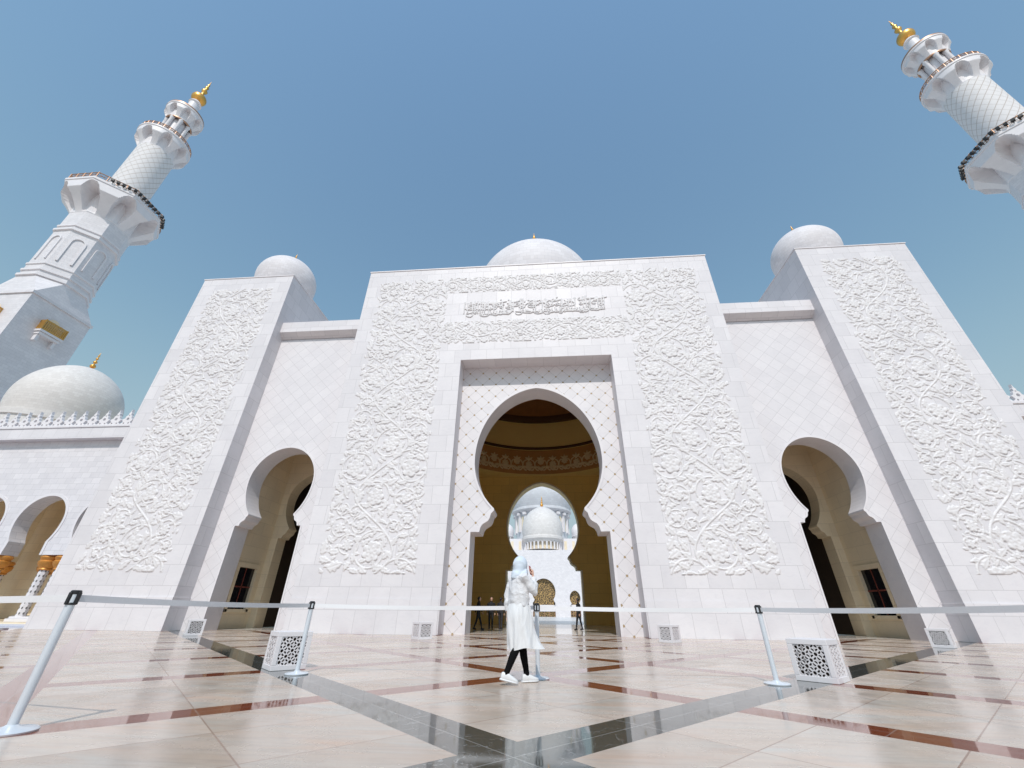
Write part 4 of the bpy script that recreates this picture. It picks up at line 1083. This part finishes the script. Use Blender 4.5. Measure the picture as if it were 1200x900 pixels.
# ------------------------------------------------------------------ people
def hand(mb, wrist, d, palm_n, curl=0.5, s=1.0, side=1):
    """palm and five bent fingers, grown from the wrist along d; palm_n is the palm's normal"""
    d = Vector(d).normalized(); n = Vector(palm_n); n = (n - d*n.dot(d)).normalized(); a = d.cross(n).normalized()*side
    w = Vector(wrist)
    mb.tube([w - d*0.02*s, w + d*0.02*s, w + d*0.055*s, w + d*0.088*s], [0.020*s, 0.027*s, 0.033*s, 0.031*s], 10, True, 0.5)
    for i, L in enumerate((0.068, 0.078, 0.072, 0.056)):
        p = w + d*0.082*s + a*(0.027 - 0.018*i)*s; pts = [p - d*0.02*s, p]; dd = d.copy()
        for k, fr in enumerate((0.45, 0.30, 0.25)):
            dd = (dd*math.cos(curl*0.75) + n*math.sin(curl*0.75)).normalized(); dd = dd
            p = p + dd*L*fr*s; pts.append(p.copy())
        mb.tube(pts, [0.0095*s, 0.0095*s, 0.0088*s, 0.008*s, 0.0062*s], 8)
    p = w + d*0.025*s + a*0.024*s; t = (d*0.55 + a*0.75 + n*0.3).normalized(); pts = [p - t*0.015*s, p + t*0.02*s]
    q = p + t*0.045*s; pts.append(q); t2 = (t*0.6 + d*0.7 + n*0.25).normalized(); pts.append(q + t2*0.03*s)
    mb.tube(pts, [0.013*s, 0.0125*s, 0.0105*s, 0.008*s], 8)
def head_pieces(mb, c, fwd, s=1.0):
    """skull, jaw, nose, ears, brow; c = centre of the skull"""
    f = Vector(fwd).normalized(); l = Vector((-f.y, f.x, 0)).normalized(); u = f.cross(l)*1.0
    u = Vector((0, 0, 1)) if u.z <= 0.2 else u.normalized()
    rot = Matrix((f, l, u)).transposed(); c = Vector(c)
    mb.ball(c + u*0.015*s, 0.1*s, 18, 12, (0.98, 0.78, 0.98), rot)
    mb.ball(c + f*0.025*s - u*0.055*s, 0.075*s, 16, 10, (0.86, 0.78, 0.95), rot)
    mb.ball(c + f*0.052*s - u*0.098*s, 0.03*s, 10, 8, (0.8, 1.0, 0.7), rot)
    mb.tube([c + f*0.088*s + u*0.012*s, c + f*0.108*s - u*0.025*s, c + f*0.09*s - u*0.035*s], [0.010*s, 0.014*s, 0.010*s], 8)
    mb.ball(c + f*0.085*s - u*0.062*s, 0.018*s, 10, 6, (0.7, 1.3, 0.5), rot)
    for sd in (-1, 1):
        mb.ball(c + l*sd*0.079*s - u*0.018*s, 0.028*s, 10, 8, (0.6, 0.35, 1.0), rot)
    return rot
def ell(c, rx, ry, z, n=40, ph=0.0, folds=0, amp=0.0, k=0.0):
    out = []
    for i in range(n):
        t = 2*PI*i/n; m = 1.0
        if folds: m += amp*(math.sin(folds*t + k) + 0.5*math.sin((folds*1.7//1)*t + 2.1*k + 0.7))
        out.append(Vector((c[0] + rx*m*math.cos(t), c[1] + ry*m*math.sin(t), z)))
    return out
def wrinkle(mb, fn):
    bm = bmesh.new(); vs = [bm.verts.new(v) for v in mb.v]
    for f in mb.f:
        try: bm.faces.new([vs[i] for i in f])
        except ValueError: pass
    bm.normal_update(); out = []
    for v in vs: out.append(tuple(v.co + v.normal*fn(v.co.x, v.co.y, v.co.z)))
    bm.free(); mb.v = out; return mb
def ridge(t): return 1.0 - 2.0*abs(math.sin(t))**0.6
skin = simple('skin', (0.55, 0.33, 0.24), 0.5, var=0.08, scale=20)
cloth = NT('white_satin'); cloth.b.inputs['Base Color'].default_value = (0.74, 0.735, 0.74, 1); cloth.b.inputs['Roughness'].default_value = 0.30
cloth.b.inputs['Sheen Weight'].default_value = 0.3
cloth.bump(cloth.noise(cloth.vscale(cloth.obj(), (7, 7, 1.6)), 1.3, 3, 0.5, 1.0), 0.5, 0.05)
cotton = NT('white_cotton'); cotton.b.inputs['Base Color'].default_value = (0.68, 0.67, 0.68, 1); cotton.b.inputs['Roughness'].default_value = 0.8
cotton.bump(cotton.noise(cotton.vscale(cotton.obj(), (4, 4, 6)), 1.6, 3, 0.5, 1.2), 0.5, 0.045)
scarf = NT('pale_blue_scarf'); scarf.b.inputs['Base Color'].default_value = (0.60, 0.66, 0.73, 1); scarf.b.inputs['Roughness'].default_value = 0.75
scarf.bump(scarf.noise(scarf.vscale(scarf.obj(), (5, 9, 4)), 1.3, 3, 0.5, 1.0), 0.4, 0.02)
legging = simple('black_leggings', (0.006, 0.006, 0.0065), 0.95, spec=0.1)
shoe_m = simple('white_trainers', (0.72, 0.72, 0.73), 0.5, var=0.05)
phone_m = simple('red_phone_case', (0.35, 0.03, 0.04), 0.35)

def woman():
    r = empty('person', (0, 0, 0))
    F = Vector((1, 0, 0)); L = Vector((0, 1, 0)); U = Vector((0, 0, 1))
    # joints (x forward, y left)
    hipR, hipL = Vector((-0.02, -0.085, 0.86)), Vector((0.02, 0.085, 0.86))
    knR, knL = Vector((-0.05, -0.075, 0.47)), Vector((0.12, 0.075, 0.47))
    anR, anL = Vector((-0.25, -0.05, 0.115)), Vector((0.17, 0.05, 0.085))
    shR, shL = Vector((0.0, -0.165, 1.36)), Vector((-0.01, 0.165, 1.36))
    elR, wrR = Vector((0.17, -0.20, 1.17)), Vector((0.205, -0.105, 1.40))
    elL, wrL = Vector((-0.08, 0.185, 1.10)), Vector((-0.10, 0.165, 0.87))
    hd = Vector((0.055, 0.0, 1.545)); look = Vector((0.90, 0.12, 0.22))
    b = MB()
    b.loft([ell((0.0, 0), 0.105, 0.155, 0.83), ell((0, 0), 0.12, 0.165, 0.92), ell((0.0, 0), 0.10, 0.125, 1.06), ell((0.005, 0), 0.115, 0.145, 1.22), ell((0, 0), 0.10, 0.155, 1.33), ell((0.0, 0), 0.06, 0.09, 1.39), ell((0.015, 0), 0.048, 0.05, 1.42), ell((0.03, 0), 0.046, 0.047, 1.49)])
    for h_, k_, a_ in ((hipR, knR, anR), (hipL, knL, anL)):
        b.tube([h_ + U*0.05, h_ - U*0.06, (h_ + k_)/2, k_, k_*0.65 + a_*0.35 - F*0.012, a_*0.8 + k_*0.2, a_], [0.080, 0.080, 0.064, 0.049, 0.050, 0.036, 0.034], 14)
    for s_, e_, w_ in ((shR, elR, wrR), (shL, elL, wrL)):
        b.tube([s_*0.8 + Vector((0, 0, 1.36))*0.2, s_, (s_ + e_)/2, e_, (e_ + w_)/2, w_], [0.05, 0.052, 0.045, 0.037, 0.033, 0.022], 12)
    head_pieces(b, hd, look)
    hand(b, wrR, Vector((0.02, 0.30, 0.9)), Vector((-0.4, 0.6, -0.1)), 0.55, 1.0, 1)
    hand(b, wrL, Vector((0.03, -0.02, -1)), Vector((0.3, -1, 0)), 0.5, 1.0, -1)
    fb = fuse(b, 0.0065, 3)
    body = fb.build('body', skin, r, smooth=80)
    # leggings
    b = MB()
    for h_, k_, a_ in ((hipR, knR, anR), (hipL, knL, anL)):
        b.tube([h_*0.22 + k_*0.78, h_*0.12 + k_*0.88, k_, k_*0.65 + a_*0.35 - F*0.012, a_*0.8 + k_*0.2, a_ - (k_-a_)*0.02], [0.060, 0.059, 0.056, 0.058, 0.043, 0.041], 18)
    fuse(b, 0.012, 3).build('leggings', legging, r, smooth=80)
    # trainers
    for an, yaw, pitch in ((anR, -0.35, 0.22), (anL, -0.15, 0.0)):
        b = MB(); rt = Matrix.Rotation(yaw, 3, 'Z') @ Matrix.Rotation(pitch, 3, 'Y')
        base = an - Vector((0, 0, an.z)) + (Vector((0, 0, 0.0)) if pitch == 0 else Vector((0.0, 0, 0.045)))
        def sec(x, w_, z0, z1, n=18):
            o = []
            for i in range(n):
                t = 2*PI*i/n; cx_ = math.cos(t); sz_ = math.sin(t)
                o.append(base + rt @ Vector((x, w_*math.copysign(abs(cx_)**0.7, cx_), (z0+z1)/2 + (z1-z0)/2*math.copysign(abs(sz_)**0.75, sz_))))
            return o
        b.loft([sec(-0.075, 0.018, 0.03, 0.07), sec(-0.07, 0.032, 0.012, 0.095), sec(-0.04, 0.038, 0.008, 0.105), sec(0.0, 0.040, 0.008, 0.108), sec(0.04, 0.040, 0.008, 0.098), sec(0.09, 0.045, 0.008, 0.078), sec(0.135, 0.046, 0.008, 0.062), sec(0.165, 0.036, 0.010, 0.052), sec(0.178, 0.016, 0.016, 0.040)])
        sh = b.build('shoe', shoe_m, r, smooth=60)
        b = MB(); b.loft([sec(-0.082, 0.022, 0.0, 0.022), sec(-0.07, 0.038, 0.0, 0.026), sec(0.0, 0.044, 0.0, 0.026), sec(0.09, 0.050, 0.0, 0.026), sec(0.14, 0.049, 0.001, 0.026), sec(0.175, 0.034, 0.004, 0.028), sec(0.186, 0.012, 0.008, 0.028)])
        b.build('sole', shoe_m, sh, smooth=60)
    # skirt: deep folds that swing out behind and to one side
    b = MB(); rings = []
    for i in range(19):
        f = i/18; z = 1.06 - 0.64*f
        rx = 0.122 + 0.072*math.sin(min(1, f*2.6)*PI/2)*1.0 + 0.030*f; ry = 0.158 + 0.034*math.sin(min(1, f*2.6)*PI/2) + 0.012*f
        ring = []
        for k in range(72):
            t = 2*PI*k/72
            m = 1 + (0.3 + 0.7*f)*(0.085*ridge(3.5*t + 2.4*f + 0.6*math.sin(2*t)) + 0.065*math.sin(9*t + 1.0 - 4.0*f + 0.9*math.sin(3*t + 2*f)) + 0.03*math.sin(16*t + 5*f))*(1 - 0.35*math.sin(PI*f)*math.sin(2*t)**2)
            m = max(m, 0.93)
            g = math.exp(-((t - 5.6)/0.38)**2)*max(0, f - 0.55)**1.4*2.0
            x, y = rx*m*math.cos(t)*(1 + g), ry*m*math.sin(t)*(1 + g)
            ring.append(Vector((x + 0.055*f, y, z + 0.018*f*math.sin(3*t + 0.5) + g*0.03)))
        rings.append(ring)
    inner = [[Vector((p.x*0.96, p.y*0.96, p.z + 0.004)) for p in rg_] for rg_ in (rings[-1], rings[-4])]
    b.loft(rings + inner, cap=False); b.build('skirt', cloth.m, r, smooth=80)
    # loose top with sleeves, fused into one garment
    b = MB(); rings = []
    prof = [(0.96, 0.138, 0.172), (0.985, 0.152, 0.186), (1.04, 0.160, 0.192), (1.12, 0.150, 0.183), (1.22, 0.148, 0.185), (1.31, 0.132, 0.185), (1.37, 0.105, 0.155), (1.41, 0.075, 0.105), (1.44, 0.066, 0.075)]
    for j, (z, rx, ry) in enumerate(prof): rings.append(ell((0.0, 0), rx, ry, z, 48, folds=7, amp=0.026, k=j*0.9))
    b.loft(rings)
    def sleeve(s_, e_, w_, up=False):
        s_, e_, w_ = Vector(s_), Vector(e_), Vector(w_); pts = [s_*0.75 + Vector((0, 0, 1.35))*0.25, s_]; rs = [0.085, 0.085]
        for f in (0.25, 0.5, 0.75, 1.0): pts.append(s_.lerp(e_, f)); rs.append(0.078 - 0.006*f + 0.006*math.sin(f*17))
        for f in (0.2, 0.4, 0.6, 0.8, 0.93): pts.append(e_.lerp(w_, f)); rs.append(0.074 - 0.024*f + 0.007*math.sin(f*19))
        b.tube(pts, rs, 18)
    sleeve(shR, elR, wrR); sleeve(shL, elL, wrL)
    wrinkle(fuse(b, 0.009, 4), lambda x, y, z: 0.0065*ridge(13*z + 5*x + 1.6*math.sin(9*y + 2*z)) + 0.0055*ridge(15*(x*0.7 - z*0.55) + 6*y + math.sin(11*z)) + 0.004*math.sin(31*z + 14*y)*(z < 1.08)).build('top', cotton.m, r, smooth=80)
    # headscarf over the head and the shoulders
    b = MB(); f = Vector((look.x, look.y, 0)).normalized()
    rot = Matrix.Rotation(-0.45, 3, 'Y')
    b.ball(hd + Vector((-0.025, 0, 0.022)), 0.128, 24, 16, (1.0, 0.80, 1.0), rot)
    b.ball(hd + Vector((-0.075, 0, 0.03)), 0.085, 20, 12, (1.0, 0.85, 0.9), rot)
    b.tube([hd + Vector((-0.045, 0, 0.0)), hd + Vector((-0.05, 0, -0.09)), Vector((-0.03, 0, 1.40)), Vector((-0.06, 0, 1.33))], [0.105, 0.098, 0.105, 0.085], 20)
    b.tube([hd + Vector((0.01, 0, -0.06)), hd + Vector((0.02, 0, -0.13)), Vector((0.055, 0, 1.35))], [0.092, 0.085, 0.075], 20)
    b.tube([hd + Vector((0.03, -0.06, -0.10)), Vector((0.03, -0.10, 1.40)), Vector((-0.02, -0.12, 1.36))], [0.05, 0.055, 0.03], 14)
    fz = fuse(b, 0.009, 4)
    wrinkle(fz, lambda x, y, z: 0.0045*ridge(17*(z*0.75 + x*0.6) + 2.2*math.sin(8*y)))
    # open the scarf at the face
    bm_v = [Vector(v) for v in fz.v]; lk = look.normalized(); keep = []
    for face in fz.f:
        c = sum((bm_v[i] for i in face), Vector())/len(face); d = (c - (hd + Vector((0, 0, -0.02))))
        if d.normalized().dot(lk) > 0.80 and d.length < 0.2: continue
        keep.append(face)
    fz.f = keep; fz.build('headscarf', scarf.m, r, smooth=80)
    b = MB()
    rt = head_pieces(MB(), hd, look)
    for sd in (-1, 1): b.ball(hd + rt @ Vector((0.080, sd*0.030, 0.012)), 0.0125, 10, 8)
    b.build('eyes', M['black'], body, smooth=80)
    # phone in the raised hand
    b = MB(); d = Vector((0.02, 0.30, 0.9)).normalized(); n = Vector((-0.4, 0.6, -0.1)); n = (n - d*n.dot(d)).normalized(); a = d.cross(n)
    c = wrR + d*0.095 + n*0.030; b.obox(c, d, a, n, 0.070, 0.035, 0.0045)
    ph_ = b.build('phone', phone_m, None, bevel=0.004)
    return r, ph_
wm_, phone = woman()
WL, WR = Vector((-0.115, 7.13, 0.001)), rad(35)
wm_.location = WL; wm_.rotation_euler = (0, 0, WR)
setp(wm_, 'woman in white top, white skirt, black leggings and pale headscarf, hand raised', 'person')
phone.location = WL; phone.rotation_euler = (0, 0, WR)
setp(phone, 'small red phone held up in the woman\'s raised hand', 'phone')

def visitor(stride, sw, arms, cloth_m, trous_m):
    """standing or walking figure in dark clothes, x forward"""
    r = empty('person', (0, 0, 0)); U = Vector((0, 0, 1))
    hipR, hipL = Vector((0, -0.09, 0.90)), Vector((0, 0.09, 0.90))
    knR, knL = Vector((-stride*0.35, -0.09, 0.49)), Vector((stride*0.6, 0.09, 0.49))
    anR, anL = Vector((-stride, -0.09, 0.10)), Vector((stride, 0.09, 0.09))
    if stride == 0: knR, knL = Vector((0.01, -0.09, 0.49)), Vector((0.02, 0.09, 0.49))
    b = MB()
    b.loft([ell((0, 0), 0.10, 0.15, 0.86, 24), ell((0, 0), 0.115, 0.16, 0.97, 24), ell((0, 0), 0.10, 0.14, 1.10, 24), ell((0, 0), 0.12, 0.17, 1.30, 24), ell((0, 0), 0.10, 0.18, 1.42, 24), ell((0, 0), 0.055, 0.07, 1.48, 24), ell((0.02, 0), 0.05, 0.05, 1.57, 24)])
    for h_, k_, a_ in ((hipR, knR, anR), (hipL, knL, anL)):
        b.tube([h_ + U*0.05, (h_ + k_)/2, k_, k_*0.6 + a_*0.4, a_], [0.09, 0.08, 0.06, 0.058, 0.042], 12)
        b.tube([a_ + Vector((-0.07, 0, -0.05)), a_ + Vector((0.05, 0, -0.05)), a_ + Vector((0.16, 0, -0.065))], [0.04, 0.045, 0.03], 10)
    for sd, (e_, w_) in zip((-1, 1), arms):
        s_ = Vector((0, sd*0.19, 1.40)); e_, w_ = Vector(e_), Vector(w_)
        b.tube([s_*0.8 + Vector((0, 0, 0.28)), s_, (s_ + e_)/2, e_, (e_ + w_)/2, w_], [0.055, 0.058, 0.05, 0.043, 0.038, 0.027], 10)
    bd = fuse(b, 0.012, 3).build('body', cloth_m, r, smooth=80)
    b = MB(); head_pieces(b, (0.035, 0, 1.635), (1, 0, 0)); fuse(b, 0.008, 2).build('head', skin, r, smooth=80)
    b = MB(); b.ball((0.015, 0, 1.66), 0.108, 16, 10, (1.0, 0.82, 0.9)); 
    b.f = [f for f in b.f if sum(b.v[i][0] for i in f)/len(f) < 0.06 or sum(b.v[i][2] for i in f)/len(f) > 1.71]
    b.build('hair', M['black'], r, smooth=80)
    for sd, (e_, w_) in zip((-1, 1), arms):
        b = MB(); hand(b, w_, Vector(w_) - Vector(e_), (0, -sd, 0), 0.5, 1.0, sd); b.build('hand', skin, r, smooth=60)
    return r
dark1 = simple('black_cloth', (0.014, 0.014, 0.016), 0.8); dark2 = simple('charcoal_cloth', (0.03, 0.03, 0.036), 0.8)
hang = (((-0.02, -0.235, 1.12), (0.03, -0.24, 0.87)), ((-0.02, 0.235, 1.12), (0.03, 0.24, 0.87)))
swing = (((0.08, -0.23, 1.13), (0.22, -0.22, 0.93)), ((-0.14, 0.23, 1.13), (-0.16, 0.24, 0.88)))
for st, arms, m, x, y, rz, lab in ((0.24, swing, dark1, -3.92, 28.0, 0.2, 'person in black walking inside the arch, leftmost of the figures'),
                                  (0.0, hang, dark1, -3.22, 28.6, -1.4, 'person in black standing still inside the arch, second figure from the left'),
                                  (0.05, hang, dark2, -2.66, 29.0, 1.2, 'dark-clothed person half hidden behind the woman\'s lowered hand'),
                                  (0.16, swing, dark1, 2.22, 29.5, 2.6, 'person in dark clothes standing at the right side of the far arch')):
    p = visitor(st, 0, arms, m, m); p.location = (x, y, 0.006); p.rotation_euler = (0, 0, rz); setp(p, lab, 'person')
